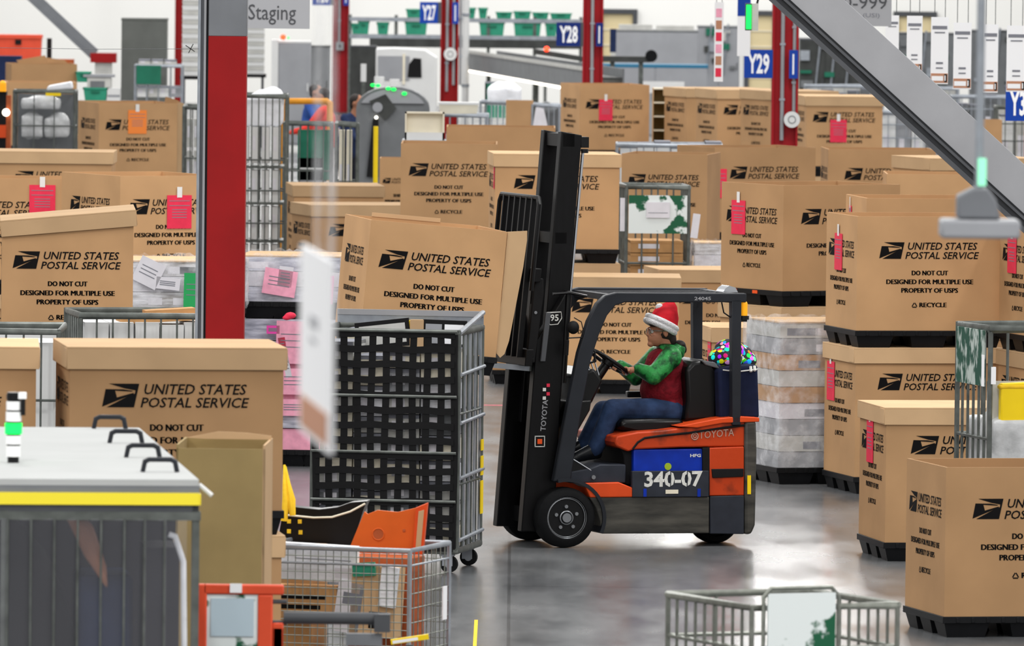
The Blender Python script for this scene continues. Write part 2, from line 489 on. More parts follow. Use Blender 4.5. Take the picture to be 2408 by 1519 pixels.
# ---------------------------------------------------------------- cartons on pallets
MARK1 = [(0, 5), (30, 162), (190, 160), (278, 146), (262, 140), (115, 148), (132, 88), (240, 119), (282, 130), (280, 119)]
MARK2 = [(40, 0), (285, 0), (330, 211), (58, 211), (205, 168), (296, 152), (293, 124), (240, 104)]
def print_face(mb, face, W, D, Ht):
    """logo, wording and recycle mark as thin ink laid on one face"""
    w = W if face == 'F' else D
    e = 0.0025
    if face == 'F':
        P = lambda u, v: Vector((u - W / 2, -D / 2 - e, Ht - v)); X = Vector((1, 0, 0))
    elif face == 'L':
        P = lambda u, v: Vector((-W / 2 - e, D / 2 - u, Ht - v)); X = Vector((0, -1, 0))
    else:
        P = lambda u, v: Vector((W / 2 + e, -D / 2 + u, Ht - v)); X = Vector((0, 1, 0))
    Z = Vector((0, 0, 1))
    k = min(1.0, w * 0.85 / 0.85)
    x0 = (w - 0.85 * k) / 2
    sc = 0.211 * k / 330
    for pl in (MARK1, MARK2):
        mb.poly([P(x0 + x * sc, 0.277 + 0.067 * k - z * sc) for x, z in pl], 'ink')
    mb.txt('UNITED STATES', P(x0 + 0.240 * k, 0.277 - 0.007 * k), X, Z, 0.586 * k, 0.060 * k, 'ink', 0.22, 0.014)
    mb.txt('POSTAL SERVICE', P(x0 + 0.219 * k, 0.277 + 0.068 * k), X, Z, 0.622 * k, 0.058 * k, 'ink', 0.22, 0.014)
    c = w / 2
    for dx in (0.0, 0.003, 0.006):
     mb.txt('DO NOT CUT', P(dx + c - 0.151 * k, 0.478), X, Z, 0.302 * k, 0.038, 'ink')
     mb.txt('DESIGNED FOR MULTIPLE USE', P(dx + c - 0.364 * k, 0.55), X, Z, 0.728 * k, 0.038, 'ink')
     mb.txt('PROPERTY OF USPS', P(dx + c - 0.237 * k, 0.62), X, Z, 0.474 * k, 0.038, 'ink')
     mb.txt('RECYCLE', P(dx + c - 0.083 * k, 0.738), X, Z, 0.225 * k, 0.037, 'ink')
    a, b, t = P(c - 0.147 * k, 0.738), P(c - 0.100 * k, 0.738), P(c - 0.1235 * k, 0.698)
    for p, q in ((a, b), (b, t), (t, a)):
        d = (q - p) * 0.12; n = d.cross(P(0, 0) - P(0, 0) + X.cross(Z)).normalized() * 0.004
        mb.poly([p + d - n, q - d - n, q - d + n, p + d + n], 'ink')

def carton_body(W, D, Ht, lid, faces):
    mb = MB(); t = 0.016
    hw, hd = W / 2, D / 2
    if lid:
        mb.box(-hw, hw, -hd, hd, 0, Ht - 0.012, 'card')
    else:
        mb.box(-hw, hw, -hd, -hd + t, 0, Ht, 'card').box(-hw, hw, hd - t, hd, 0, Ht, 'card')
        mb.box(-hw, -hw + t, -hd + t, hd - t, 0, Ht, 'card').box(hw - t, hw, -hd + t, hd - t, 0, Ht, 'card')
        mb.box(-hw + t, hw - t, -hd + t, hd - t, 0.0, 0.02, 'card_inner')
    for f in faces: print_face(mb, f, W, D, Ht)
    return mb

def make_pallet(loc, rz, W, D, label, h=0.14, vis=True, dots=False, parent_tilt=0.0):
    root = thing('plastic_pallet', loc, rz, label, 'pallet', tilt=parent_tilt)
    k = 'pal%.2f_%.2f_%.3f' % (W, D, h)
    hw, hd = W / 2 + 0.012, D / 2 + 0.012
    mb = MB()
    if k + 'deck' not in _MESH:
        mb.box(-hw, hw, -hd, hd, h - 0.045, h, 'pallet')
        for i in range(1, 12):
            x = -hw + 2 * hw * i / 12
            mb.box(x - 0.012, x + 0.012, -hd - 0.006, -hd, h - 0.042, h - 0.006, 'pallet')
    mb.build('deck', root, key=k + 'deck', bevel=0.006)
    xs = (-hw + 0.17, 0, hw - 0.17); ys = (-hd + 0.15, 0, hd - 0.15)
    for x in xs:
        for y in ys:
            mb = MB()
            if k + 'foot' not in _MESH: mb.frustum(-0.155, 0.155, -0.135, 0.135, 0, h - 0.045, 0.025, 'pallet')
            mb.build('foot', root, loc=(x, y, 0), key=k + 'foot')
    if dots:
        m = MB()
        for x in (-0.12, 0.22): m.box(-hw - 0.004, -hw, x, x + 0.08, h - 0.036, h - 0.008, 'orange_dot')
        m.build('marker_plate', root)
    return root

def put_tag(root, W, D, Ht, face, u, v, w, h, m, label, lean=0.0):
    mb = MB()
    mb.box(-w / 2, w / 2, -0.004, 0.0, -h, 0, m)
    mb.box(-w * 0.10, w * 0.10, -0.007, -0.004, -0.02, 0.075, 'duct_tape')
    for i, f in enumerate((0.16, 0.3, 0.42, 0.50, 0.58, 0.66)):
        mb.box(-w * (0.42 if i < 2 else 0.3), w * (0.42 if i < 2 else 0.3), -0.0055, -0.004, -h * f - 0.006, -h * f, 'ink_grey')
    if face == 'F': p, r = (u - W / 2, -D / 2 - 0.004, Ht - v), (0, lean, 0)
    elif face == 'L': p, r = (-W / 2 - 0.004, D / 2 - u, Ht - v), (0, lean, -pi / 2)
    else: p, r = (W / 2 + 0.004, -D / 2 + u, Ht - v), (0, lean, pi / 2)
    o = mb.build('paper_tag', root, loc=p, rot=r)
    o['label'] = label
    return o

def make_lid(root, W, D, Ht, loc=(0, 0, 0), rot=None):
    k = 'lid%.2f_%.2f' % (W, D)
    mb = MB()
    if k not in _MESH:
        hw, hd = W / 2 + 0.018, D / 2 + 0.018; t = 0.012
        mb.box(-hw, hw, -hd, hd, -0.012, 0, 'card_light')
        mb.box(-hw, hw, -hd, -hd + t, -0.128, -0.012, 'card_light').box(-hw, hw, hd - t, hd, -0.128, -0.012, 'card_light')
        mb.box(-hw, -hw + t, -hd + t, hd - t, -0.128, -0.012, 'card_light').box(hw - t, hw, -hd + t, hd - t, -0.128, -0.012, 'card_light')
        # folded corner tabs
        mb.box(-hw - 0.004, -hw, -hd, -hd + 0.16, -0.12, -0.01, 'card_light').box(hw, hw + 0.004, -hd, -hd + 0.16, -0.12, -0.01, 'card_light')
    return mb.build('lid', root, loc=(loc[0], loc[1], loc[2] + Ht), rot=rot, key=k, bevel=0.004)

GRP = 'brown postal cartons'
BOX = {}
def carton(key, label, nick, px, py, S, W, D, yaw, lid=False, tags=(), low='auto', lowlid=True, dots=False, faces='FL',
           Hb=None, lowfaces='FL', lowtags=(), lowlabel=None, lowyaw=0.0):
    c = at(px, py, S); rz = radians(yaw); zt = c.z
    ux = Vector((cos(rz), sin(rz), 0)); uy = Vector((-sin(rz), cos(rz), 0))
    ctr = c + ux * (W / 2) + uy * (D / 2)
    H = Hb or 0.93; PH = 0.14
    zb = zt - H - PH
    stack = low == 'stack' or (low == 'auto' and zb >= 0.68)
    if not stack:
        H = zt - PH; zb = 0.0
    root = thing('cardboard_box', (ctr.x, ctr.y, zb + PH), rz, label, 'box', GRP)
    kk = 'body%.3f_%.3f_%.2f_%d_%s' % (W, D, H, lid, faces)
    (MB() if kk in _MESH else carton_body(W, D, H, lid, faces)).build('box_sleeve', root, key=kk)
    if lid: make_lid(root, W, D, H)
    for t in tags: put_tag(root, W, D, H, *t)
    make_pallet((ctr.x, ctr.y, zb), rz, W, D, 'black plastic pallet under the ' + nick, dots=dots)
    if stack:
        r2 = rz + radians(lowyaw); h2 = zb - PH
        b2 = thing('cardboard_box', (ctr.x, ctr.y, PH), r2, lowlabel or ('lower brown carton carrying the ' + nick), 'box', GRP)
        kk = 'body%.3f_%.3f_%.2f_%d_%s' % (W, D, h2, lowlid, lowfaces)
        (MB() if kk in _MESH else carton_body(W, D, h2, lowlid, lowfaces)).build('box_sleeve', b2, key=kk)
        if lowlid: make_lid(b2, W, D, h2)
        for t in lowtags: put_tag(b2, W, D, h2, *t)
        make_pallet((ctr.x, ctr.y, 0), r2, W, D, 'black floor pallet two levels below the ' + nick)
    BOX[key] = dict(root=root, W=W, D=D, H=H, ctr=ctr, zt=zt, rz=rz)
    return BOX[key]

LW, SW_ = 1.22, 1.02
RT = 'tag_red'
carton('A', 'large lidded brown carton behind the white machine roof with flip handles', 'lidded carton behind the white machine roof',
       165, 815, 414, LW, SW_, 7, True)
carton('B', 'lidded brown carton cut off by the frame, beside the striped signal tower', 'lidded carton behind the signal tower',
       -417, 811, 412, LW, SW_, 3, True)
b = carton('C', 'brown carton with a crooked lid above the grey wire containers', 'carton with the crooked lid',
           5, 527, 303, SW_, LW, 3, False)
make_lid(b['root'], b['W'], b['D'], b['H'], (0, 0, 0.075), (0, radians(-5.2), 0))
b = carton('D', 'brown carton turned cornerwise, red tag covering its logo, touching the red column', 'tagged cornerwise carton near the red column',
           283, 414, 262, SW_, LW, 28, False,
           tags=[('F', 0.59, 0.175, 0.245, 0.30, RT, 'red paper tag')])
carton('E', 'brown carton with a red tag behind the crooked lid', 'tagged carton behind the crooked lid', -152, 418, 256, LW, SW_, 0, False,
       tags=[('F', 0.985, 0.055, 0.24, 0.30, RT, 'red paper tag')])
carton('F', 'long lidded brown carton below the grey bin of clear plastic bags', 'lidded carton below the clear bags', -8, 355, 222, LW, SW_, 0, True)
b = carton('G', 'open dark brown carton with an orange tag', 'carton with the orange tag', 233, 242, 185, SW_, LW, 15, False,
           tags=[('F', 0.50, 0.09, 0.24, 0.30, 'tag_orange', 'orange paper tag')])
mb = MB(); mb.prism([(0, -0.95), (0.11, -0.93), (0.13, -0.02), (0.06, 0.01), (0.0, 0.0)], 0, 0.016, 'card_light')
mb.prism([(-0.16, -0.012), (0.1, -0.03), (0.02, 0.035), (-0.14, 0.085)], 0.02, 0.032, 'card')
mb.build('side_flap', b['root'], loc=(SW_ / 2, -LW / 2 + 0.02, b['H']))
carton('I1', 'lidded brown carton farther back beside the tall wire container', 'lidded carton beside the tall wire container', 692, 436, 206, SW_, LW, 5, True)
carton('I2', 'lidded brown carton behind the hanging white placard, in front of another lid', 'lidded carton behind the hanging placard', 735, 482, 213, LW, SW_, 14, True)
carton('J', 'tall open brown carton in the gap behind the mast, below the white tray', 'open carton below the white tray', 943, 337, 222, SW_, LW, 0, False)
carton('L', 'blank topped brown carton right behind the red column base and mast top', 'blank topped carton behind the mast top', 1050, 298, 210, LW, SW_, 0, False, faces='L')
carton('K', 'lidded brown carton on a black pallet directly behind the forklift mast', 'lidded carton behind the mast', 1165, 361, 240, LW, SW_, 3.5, True,
       tags=[('L', 0.93, 0.09, 0.12, 0.26, RT, 'red paper tag seen edge on')])
carton('M', 'lidded brown carton seen through the forklift cab, behind the driver', 'lidded carton behind the driver', 1300, 650, 244, LW, SW_, 0, True)
carton('N2', 'lidded brown carton under the green placard cart, right of the driver carton', 'lidded carton near the placard cart', 1555, 634, 236, LW, SW_, 8, True)
carton('N3', 'lidded brown carton between the overhead guard posts, above the patterned bag', 'lidded carton above the patterned bag', 1677, 770, 275, SW_, SW_, 8, True,
       tags=[('L', 0.86, 0.10, 0.16, 0.3, RT, 'red paper tag')])
carton('R', 'big open brown carton turned cornerwise on a pallet with orange dots', 'cornerwise carton with orange pallet dots', 1843, 436, 268, LW, SW_, 31, False,
       tags=[('L', 0.29, 0.155, 0.225, 0.30, RT, 'red paper tag')], dots=True)
carton('S1', 'open brown carton with a red tag, behind the cornerwise carton', 'tagged open carton behind the cornerwise one', 1681, 347, 214, LW, SW_, 23, False,
       tags=[('F', 0.04, 0.235, 0.21, 0.32, RT, 'red paper tag')])
carton('S2', 'open brown carton under the grey diagonal brace, beside the dark gap', 'open carton under the diagonal brace', 1948, 351, 208, LW, SW_, 3, False)
carton('T', 'small lidded brown carton half hidden by the grey diagonal brace', 'lidded carton half behind the brace', 2189, 372, 228, LW, SW_, 20, True)
carton('Q', 'plain brown carton between the brace and the cornerwise carton', 'plain carton by the brace', 2085, 409, 245, LW, SW_, 0, False, faces='')
carton('P', 'open brown carton rising behind the tall two-carton stack', 'open carton behind the tall stack', 2038, 466, 277, LW, SW_, 8, False, faces='L',
       tags=[('L', 0.25, 0.09, 0.12, 0.07, 'tag_red', 'small red paper tag')])
carton('U', 'open brown carton topping the two-carton stack, full logo facing front', 'open carton topping the stack', 2017, 509, 289, LW, SW_, 12.5, False,
       tags=[('L', 0.42, 0.16, 0.24, 0.30, RT, 'red paper tag')], low='stack',
       lowlabel='lidded brown carton at the bottom of the two-carton stack', lowtags=[('L', 0.22, 0.15, 0.24, 0.32, RT, 'red paper tag')])
carton('V', 'lidded brown carton on the floor, left of the nearest open carton', 'lidded carton standing on the floor', 2085, 958, 320, LW, SW_, 9, True,
       tags=[('L', 0.42, 0.12, 0.24, 0.32, RT, 'red paper tag')])
carton('W', 'open brown carton nearest the bottom right corner, on a black pallet', 'nearest open carton', 2225, 1099, 355, LW, SW_, 12.6, False, low='none')
carton('X', 'brown carton cut by the right frame edge, red tag on its side', 'carton at the right edge', 2438, 522, 292, LW, SW_, 14, False,
       tags=[('L', 0.36, 0.14, 0.24, 0.30, RT, 'red paper tag')])
b = carton('W1', 'open brown carton standing around the foot of the Y28 column', 'carton by the Y28 column', 1364, 199, 165, SW_, LW, 13, False,
           tags=[('F', 0.38, 0.21, 0.20, 0.30, RT, 'red paper tag')])
carton('W3', 'lidded brown carton nearest the Y28 column in the back row', 'first back row lidded carton', 1615, 208, 166, LW, SW_, 17, True)
carton('W4', 'lidded brown carton in the back row left of the Y29 column', 'second back row lidded carton', 1688, 211, 170, SW_, SW_, 16, True)
carton('W5', 'lidded brown carton directly behind the Y29 column', 'lidded carton behind the Y29 column', 1815, 214, 173, LW * 0.8, SW_, 23, True)
carton('W6', 'lidded brown carton with a red tag right of the Y29 column', 'tagged lidded carton by the Y29 column', 1897, 226, 177, SW_, LW, 6, True,
       tags=[('F', 0.43, 0.31, 0.22, 0.30, RT, 'red paper tag')])
carton('O1', 'open brown carton behind the worn green placard cart', 'open carton behind the placard cart', 1462, 361, 222, SW_ * 0.9, SW_, -9, False)
b = carton('H1', 'open brown carton with raised flaps below the orange crates', 'flapped carton below the orange crates', 27, 150, 152, SW_, SW_, 8, False, faces='')
for fp, fy in (([(0.15, 0), (0.6, 0), (0.55, 0.13), (0.1, 0.05)], 0.0), ([(0.35, 0), (0.95, 0), (0.9, 0.05), (0.5, 0.1)], 0.5)): MB().prism(fp, fy, fy + 0.012, 'card').build('top_flap', b['root'], loc=(-SW_ / 2, -SW_ / 2 + 0.3, b['H']))
carton('H2', 'brown carton beside the black frame at the left frame edge', 'carton beside the black frame', 17, 193, 160, SW_, SW_, 5, False, faces='')
carton('Z1', 'small open brown carton between the mast and the yellow post', 'small carton near the yellow post', 893, 372, 190, 0.5, 0.6, 0, False, faces='F', low='none')

# ---- carton carried on the forks, tilted back with the mast
def carried():
    W, D, H = SW_, LW, 0.93
    yaw = radians(10); til = radians(4.7)
    R = Matrix.Rotation(yaw, 3, 'Z') @ Matrix.Rotation(til, 3, 'Y')
    c = at(873, 517, 320)
    loc = c - R @ Vector((-W / 2, -D / 2, H))
    root = thing('cardboard_box', loc, yaw, 'open brown carton lifted on the forks, tilted toward the mast', 'box', GRP, tilt=til)
    carton_body(W, D, H, False, 'FL').build('box_sleeve', root)
    # torn side panel folded out against the load backrest
    mb = MB(); n = 12; pts = []
    prof = [(0.0, 0.0), (0.145, 0.02), (0.15, -0.05), (0.14, -0.25), (0.12, -0.45), (0.10, -0.65), (0.085, -0.80), (0.06, -0.90), (0.03, -0.93), (0.0, -0.90), (-0.015, -0.80), (0.0, -0.5)]
    mb.prism(prof, -0.02, 0.0, 'card_light')
    o = mb.build('side_flap', root, loc=(W / 2 + 0.005, -D / 2 + 0.03, H))
    mb = MB(); mb.box(-W / 2 + 0.2, W / 2 - 0.3, D / 2 - 0.02, D / 2 - 0.008, H, H + 0.03, 'card_light'); mb.build('top_flap', root)
    # its pallet
    p = loc + R @ Vector((0, 0, -0.14))
    make_pallet(p, yaw, W, D, 'black plastic pallet lifted on the forklift forks', parent_tilt=til)
    return loc, R
CARRY = carried()
# ---------------------------------------------------------------- forklift
PSI = radians(18)
FK0 = ground(1334, 1289)
FU = Vector((cos(PSI), sin(PSI), 0)); FV = Vector((-sin(PSI), cos(PSI), 0))
def fk(px, py, w=0.0):
    p = on_plane(px, py, FK0 + FV * w, FV) - FK0
    return Vector((p.dot(FU), w, p.z))
def fpoly(pts, w=0.0):
    return [(q.x, q.z) for q in (fk(x, y, w) for x, y in pts)]

fl = thing('forklift', FK0, PSI, 'orange and black electric forklift with stencilled 340-07, driven across the floor', 'forklift')
def fpart(name, pts, w0, w1, m, bevel=0.0, parent=None):
    return MB().prism(fpoly(pts, w0), w0, w1, m).build(name, parent or fl, bevel=bevel)

# body panels
fpart('side_skirt', [(1386, 1169), (1402, 1195), (1412, 1225), (1415, 1255), (1668, 1254), (1668, 1168)], 0.02, 0.98, 'skirt_grey', 0.008)
fpart('rear_skirt', [(1670, 1167), (1750, 1165), (1750, 1256), (1670, 1255)], 0.025, 0.975, 'battery_dark', 0.006)
cw = fpart('counterweight', [(1752, 992), (1779, 990), (1781, 1060), (1777, 1235), (1768, 1256), (1752, 1257)], 0.02, 0.98, 'skirt_grey', 0.02)
fpart('yellow_mark', [(1758, 1118), (1766, 1118), (1766, 1162), (1758, 1162)], 0.012, 0.022, 'yellow', parent=cw)
sp = fpart('side_panel', [(1668, 1053), (1750, 1050), (1750, 1165), (1668, 1166)], 0.03, 0.97, 'fork_orange', 0.008)
fpart('grab_slot', [(1674, 1103), (1749, 1102), (1749, 1121), (1676, 1124)], 0.018, 0.035, 'black_matte', 0.004, sp)
hood = fpart('hood', [(1446, 1040), (1450, 1026), (1500, 1016), (1560, 1012), (1640, 1001), (1700, 988), (1752, 984), (1752, 1050), (1600, 1052), (1490, 1057), (1478, 1062), (1450, 1050)], 0.04, 0.96, 'fork_orange', 0.012)
fpart('hood_lip', [(1595, 1003), (1690, 984), (1740, 979), (1786, 982), (1786, 992), (1700, 995), (1640, 1006)], 0.02, 0.98, 'fork_orange_bright', 0.006)
mb = MB()
pts = [(1488, 1056), (1500, 1040), (1516, 1030), (1560, 1024), (1620, 1018), (1700, 1006), (1750, 1000)]
mb.tube([fk(x, y, 0.036) for x, y in pts], 0.009, 'black_matte', 6)
mb.build('hood_seam', fl)
mb = MB()
O = fk(1644, 1032, 0.034); X = (fk(1726, 1025, 0.034) - O); w = X.length
mb.txt('TOYOTA', O, X.normalized(), Vector((0, 0, 1)), w, 0.055, 'worn_letter', 0, 0.0)
c = fk(1634, 1026, 0.034)
mb.torus(c, (0, 1, 0), 0.026, 0.004, 'worn_letter', 16, 4); mb.torus(c, (0, 1, 0), 0.012, 0.003, 'worn_letter', 12, 4)
mb.build('maker_lettering', fl)
# battery bay
bat = fpart('battery', [(1490, 1057), (1653, 1055), (1653, 1166), (1490, 1168)], 0.05, 0.95, 'battery_blue', 0.01)
fpart('bay_frame', [(1653, 1053), (1669, 1052), (1669, 1167), (1653, 1167)], 0.03, 0.97, 'black_matte', 0.003)
pn = fpart('number_panel', [(1487, 1108), (1667, 1107), (1667, 1168), (1487, 1169)], 0.005, 0.045, 'battery_dark', 0.004)
mb = MB()
O = fk(1515, 1146, 0.003); E = fk(1652, 1144, 0.003); X = E - O
mb.txt('340-07', O, X.normalized(), Vector((0, 0, 1)), X.length, 38 / 318, 'stencil', 0, 0.03)
# stencil bridges
for x in (1577, 1616):
    a = fk(x, 1147, 0.001); mb.box(a.x - 0.003, a.x + 0.003, 0.0005, 0.0035, a.z, a.z + 0.125, 'battery_dark')
O = fk(1565, 1161, 0.003); mb.box(O.x, O.x + 0.1, 0.0, 0.004, O.z, O.z + 0.03, 'cream')
for x in (1513, 1640):
    O = fk(x, 1168, 0.002); mb.box(O.x, O.x + 0.025, 0.001, 0.005, O.z, O.z + 0.06, 'battery_blue')
mb.build('stencil_number', pn)
mb = MB(); c = fk(1571, 1097, 0.045); mb.cyl(c, c + Vector((0, 0.008, 0)), 0.027, 'lime', n=20)
O = fk(1623, 1075, 0.046); mb.txt('HFG', O, Vector((1, 0, 0)), Vector((0, 0, 1)), 0.085, 0.024, 'stencil', 0, 0.03)
mb.build('battery_label', bat)
# step, floor and cowl
st = fpart('step', [(1374, 1136), (1456, 1134), (1488, 1147), (1488, 1169), (1388, 1170)], 0.01, 0.99, 'fork_orange_bright', 0.008)
fpart('floor_box', [(1338, 1110), (1392, 1100), (1412, 1092), (1472, 1092), (1472, 1136), (1340, 1136)], 0.05, 0.95, 'battery_dark', 0.01)
fpart('pedal_plate', [(1334, 1080), (1338, 1074), (1394, 1104), (1394, 1118), (1340, 1120)], 0.06, 0.94, 'black', 0.004)
mb = MB(); mb.tube([fk(1340, 1075, 0.055), fk(1390, 1106, 0.055)], 0.006, 'chrome'); c = fk(1395, 1122, 0.046); mb.cyl(c, c + Vector((0, -0.012, 0)), 0.016, 'bolt'); mb.build('plate_edge', fl)
fpart('front_cowl', [(1316, 1132), (1330, 985), (1345, 945), (1392, 940), (1388, 965), (1362, 1010), (1346, 1078), (1340, 1132)], 0.10, 0.90, 'black', 0.012)
fpart('seat_pedestal', [(1446, 1030), (1492, 1024), (1492, 1140), (1470, 1140), (1466, 1070)], 0.10, 0.90, 'black_matte', 0.01)
# fenders
for w0, w1 in ((0.0, 0.20), (0.80, 1.0)):
    poly = []
    for r in (92, 84):
        arc = [(1334 + r * cos(radians(a)), 1217 - r * sin(radians(a))) for a in range(-24, 105, 8)]
        poly += arc if r == 92 else arc[::-1]
    MB().prism(fpoly(poly, 0.0), w0, w1, 'guard_grey').build('fender', fl)
# wheels
def wheel(name, px, py, rpx, w0, w1, rim=True, wref=None):
    c = fk(px, py, w0 if wref is None else wref); r = rpx / 318; c2 = Vector((c.x, 0, r))
    root = MB()
    n = 40; prof = [(w0 + 0.012, r * 0.66), (w0, r * 0.72), (w0 + 0.004, r * 0.90), (w0 + 0.022, r * 0.985), (w0 + 0.05, r), (w1 - 0.05, r), (w1 - 0.022, r * 0.985), (w1, r * 0.9), (w1, r * 0.3)]
    vs = []; fs = []
    for y, q in prof:
        for i in range(n):
            t = 2 * pi * i / n; vs.append((c2.x + q * cos(t), y, c2.z + q * sin(t)))
    for i in range(len(prof) - 1):
        for j in range(n): fs.append((i * n + j, i * n + (j + 1) % n, (i + 1) * n + (j + 1) % n, (i + 1) * n + j))
    root.add(vs, fs, 'rubber')
    o = root.build(name, fl)
    rm = MB()
    cc = Vector((c2.x, w0, c2.z))
    Y = Vector((0, 1, 0))
    rm.cyl(cc + Y * 0.03, cc + Y * (w1 - w0), r * 0.68, 'rim_black', n=36)
    if rim:
        rm.torus(cc + Y * 0.012, Y, r * 0.69, 0.0055, 'bolt', 40, 6)
        rm.torus(cc + Y * 0.02, Y, r * 0.64, 0.0045, 'bolt', 40, 6)
        rm.cyl(cc + Y * 0.005, cc + Y * 0.05, r * 0.155, 'bolt', n=20)
        rm.torus(cc + Y * 0.018, Y, r * 0.215, 0.006, 'bolt', 24, 6)
        for k in range(5):
            a = radians(20 + 72 * k); q = cc + Vector((cos(a), 0, sin(a))) * (r * 0.37)
            rm.cyl(q + Y * 0.012, q + Y * 0.04, 0.014, 'bolt', n=8)
    rm.build('rim', o)
    return o
wheel('front_wheel', 1334, 1217, 72, 0.0, 0.18)
wheel('front_wheel', 1334, 1217, 72, 0.82, 1.0, False, 0.0)
rw = fk(1686, 1220, 0.5)
c = ground(1692, 1281) - FK0
wheel('rear_wheel', 1686, 1222, 60, 0.32, 0.48, False)
wheel('rear_wheel', 1686, 1222, 60, 0.52, 0.68, False)
# overhead guard
outer = [(1302, 1132), (1328, 990), (1360, 830), (1383, 755), (1404, 714), (1424, 695), (1450, 688), (1756, 690)]
inner = [(1756, 711), (1470, 711), (1448, 718), (1428, 742), (1409, 787), (1389, 850), (1368, 960), (1342, 1132)]
gp = fpoly(outer + inner, 0.02)
guard = MB().prism(gp, 0.02, 0.09, 'guard_grey').build('overhead_guard', fl, bevel=0.008)
MB().prism(gp, 0.91, 0.98, 'guard_grey').build('guard_rail', guard, bevel=0.008)
rp = fpoly([(1721, 705), (1744, 705), (1742, 1000), (1722, 1000)], 0.02)
for w0, w1 in ((0.02, 0.09), (0.91, 0.98)): MB().prism(rp, w0, w1, 'guard_grey').build('guard_post', guard, bevel=0.006)
uA = fk(1452, 700, 0.02); uB = fk(1750, 700, 0.02)
for i in range(7):
    w = 0.16 + i * 0.115
    MB().box(uA.x - 0.02, uB.x, w - 0.012, w + 0.012, uA.z - 0.02, uA.z + 0.02, 'guard_grey').build('roof_slat', guard)
mb = MB(); mb.box(uA.x - 0.05, uA.x + 0.02, 0.09, 0.91, uA.z - 0.025, uA.z + 0.02, 'guard_grey').box(uB.x - 0.05, uB.x + 0.01, 0.09, 0.91, uB.z - 0.025, uB.z + 0.025, 'guard_grey')
mb.build('roof_crossbar', guard)
mb = MB(); O = fk(1633, 706, 0.018); X = fk(1672, 706, 0.018) - O
mb.txt('24045', O, X.normalized(), Vector((0, 0, 1)), X.length, 0.026, 'steel_light', 0, 0.02); mb.build('guard_number', guard)
mb = MB(); a = fk(1690, 686, 0.55); mb.prism([(a.x, a.z), (a.x + 0.12, a.z), (a.x + 0.1, a.z + 0.035), (a.x + 0.05, a.z + 0.05), (a.x + 0.02, a.z + 0.03)], 0.45, 0.62, 'chrome'); mb.build('roof_cover', guard)
mb = MB(); c = fk(1749, 742, 0.06); mb.cyl(c + Vector((0, 0, -0.03)), c + Vector((0, 0, 0)), 0.04, 'black'); mb.cyl(c, c + Vector((0, 0, 0.085)), 0.028, 'amber', n=18); mb.ell(c + Vector((0, 0, 0.085)), 0.028, 'amber')
mb.box(c.x - 0.04, c.x + 0.02, c.y - 0.02, c.y + 0.02, c.z - 0.045, c.z - 0.03, 'black'); mb.build('warning_beacon', fl)
mb = MB(); mb.tube([fk(1697, 711, 0.06), fk(1702, 735, 0.06), fk(1720, 748, 0.06), fk(1738, 748, 0.06)], 0.006, 'black'); mb.build('beacon_cable', fl)
# mast
mast = fpart('mast', [(1262, 800), (1331, 690), (1303, 1250), (1226, 1250)], 0.14, 0.24, 'mast_black', 0.008)
MB().prism(fpoly([(1262, 800), (1331, 690), (1303, 1250), (1226, 1250)], 0.14), 0.74, 0.84, 'mast_black').build('mast_rail', mast, bevel=0.008)
inn = [(1320, 309), (1369, 318), (1314, 1000), (1264, 1000)]
pi_ = fpoly(inn, 0.25)
for w0, w1 in ((0.25, 0.33), (0.66, 0.74)):
    MB().prism(pi_, w0, w1, 'mast_black').build('mast_channel', mast, bevel=0.006)
def lean(py, px_ref=None):
    """u of the mast front face line at picture height py (near channel)"""
    t = (py - 309) / (1000 - 309)
    return 1320 + (1264 - 1320) * t
for py, h in ((330, 30), (560, 26), (905, 40), (1215, 36)):
    a = fk(lean(py), py, 0.25); MB().box(a.x + 0.02, a.x + 0.11, 0.25, 0.74, a.z - h / 636, a.z + h / 636, 'mast_black').build('mast_crossbar', mast)
mb = MB()
for w in (0.30, 0.69):
    a = fk(1376, 352, 0.25); b = fk(1336, 800, 0.25)
    mb.tube([(a.x, w, a.z), (b.x, w, b.z)], 0.012, 'chrome', 10)
mb.build('lift_rod', mast)
mb = MB(); a = fk(1376, 338, 0.25); mb.box(a.x - 0.03, a.x + 0.03, 0.25, 0.36, a.z - 0.03, a.z + 0.05, 'black').cyl((a.x, 0.26, a.z - 0.04), (a.x, 0.26, a.z - 0.07), 0.028, 'black')
mb.build('rod_clamp', mast)
mb = MB(); a = fk(1322, 345, 0.34); b = fk(1296, 640, 0.34); mb.tube([a, b], 0.010, 'galv', 6); mb.build('lift_chain', mast)
mb = MB(); a = fk(1336, 690, 0.20); b = fk(1322, 900, 0.20); mb.cyl(a + Vector((0, 0, 0.02)), b, 0.03, 'black', n=14); mb.tube([fk(1300, 691, 0.12), fk(1340, 688, 0.1), fk(1380, 697, 0.1)], 0.012, 'black')
mb.build('lift_cylinder', mast)
# chain guard plate and bolts
cg = fpart('chain_cover', [(1262, 655), (1278, 655), (1279, 690), (1258, 853), (1238, 853), (1257, 670)], 0.10, 0.14, 'black_matte', 0.006)
mb = MB()
for x, y in ((1260, 735), (1250, 843)):
    c = fk(x, y, 0.095); mb.cyl(c, c + Vector((0, 0.01, 0)), 0.012, 'bolt', n=10)
mb.build('cover_bolt', cg)
fpart('slide_plate', [(1284, 735), (1296, 735), (1283, 850), (1271, 850)], 0.115, 0.14, 'steel_dark', 0.004)
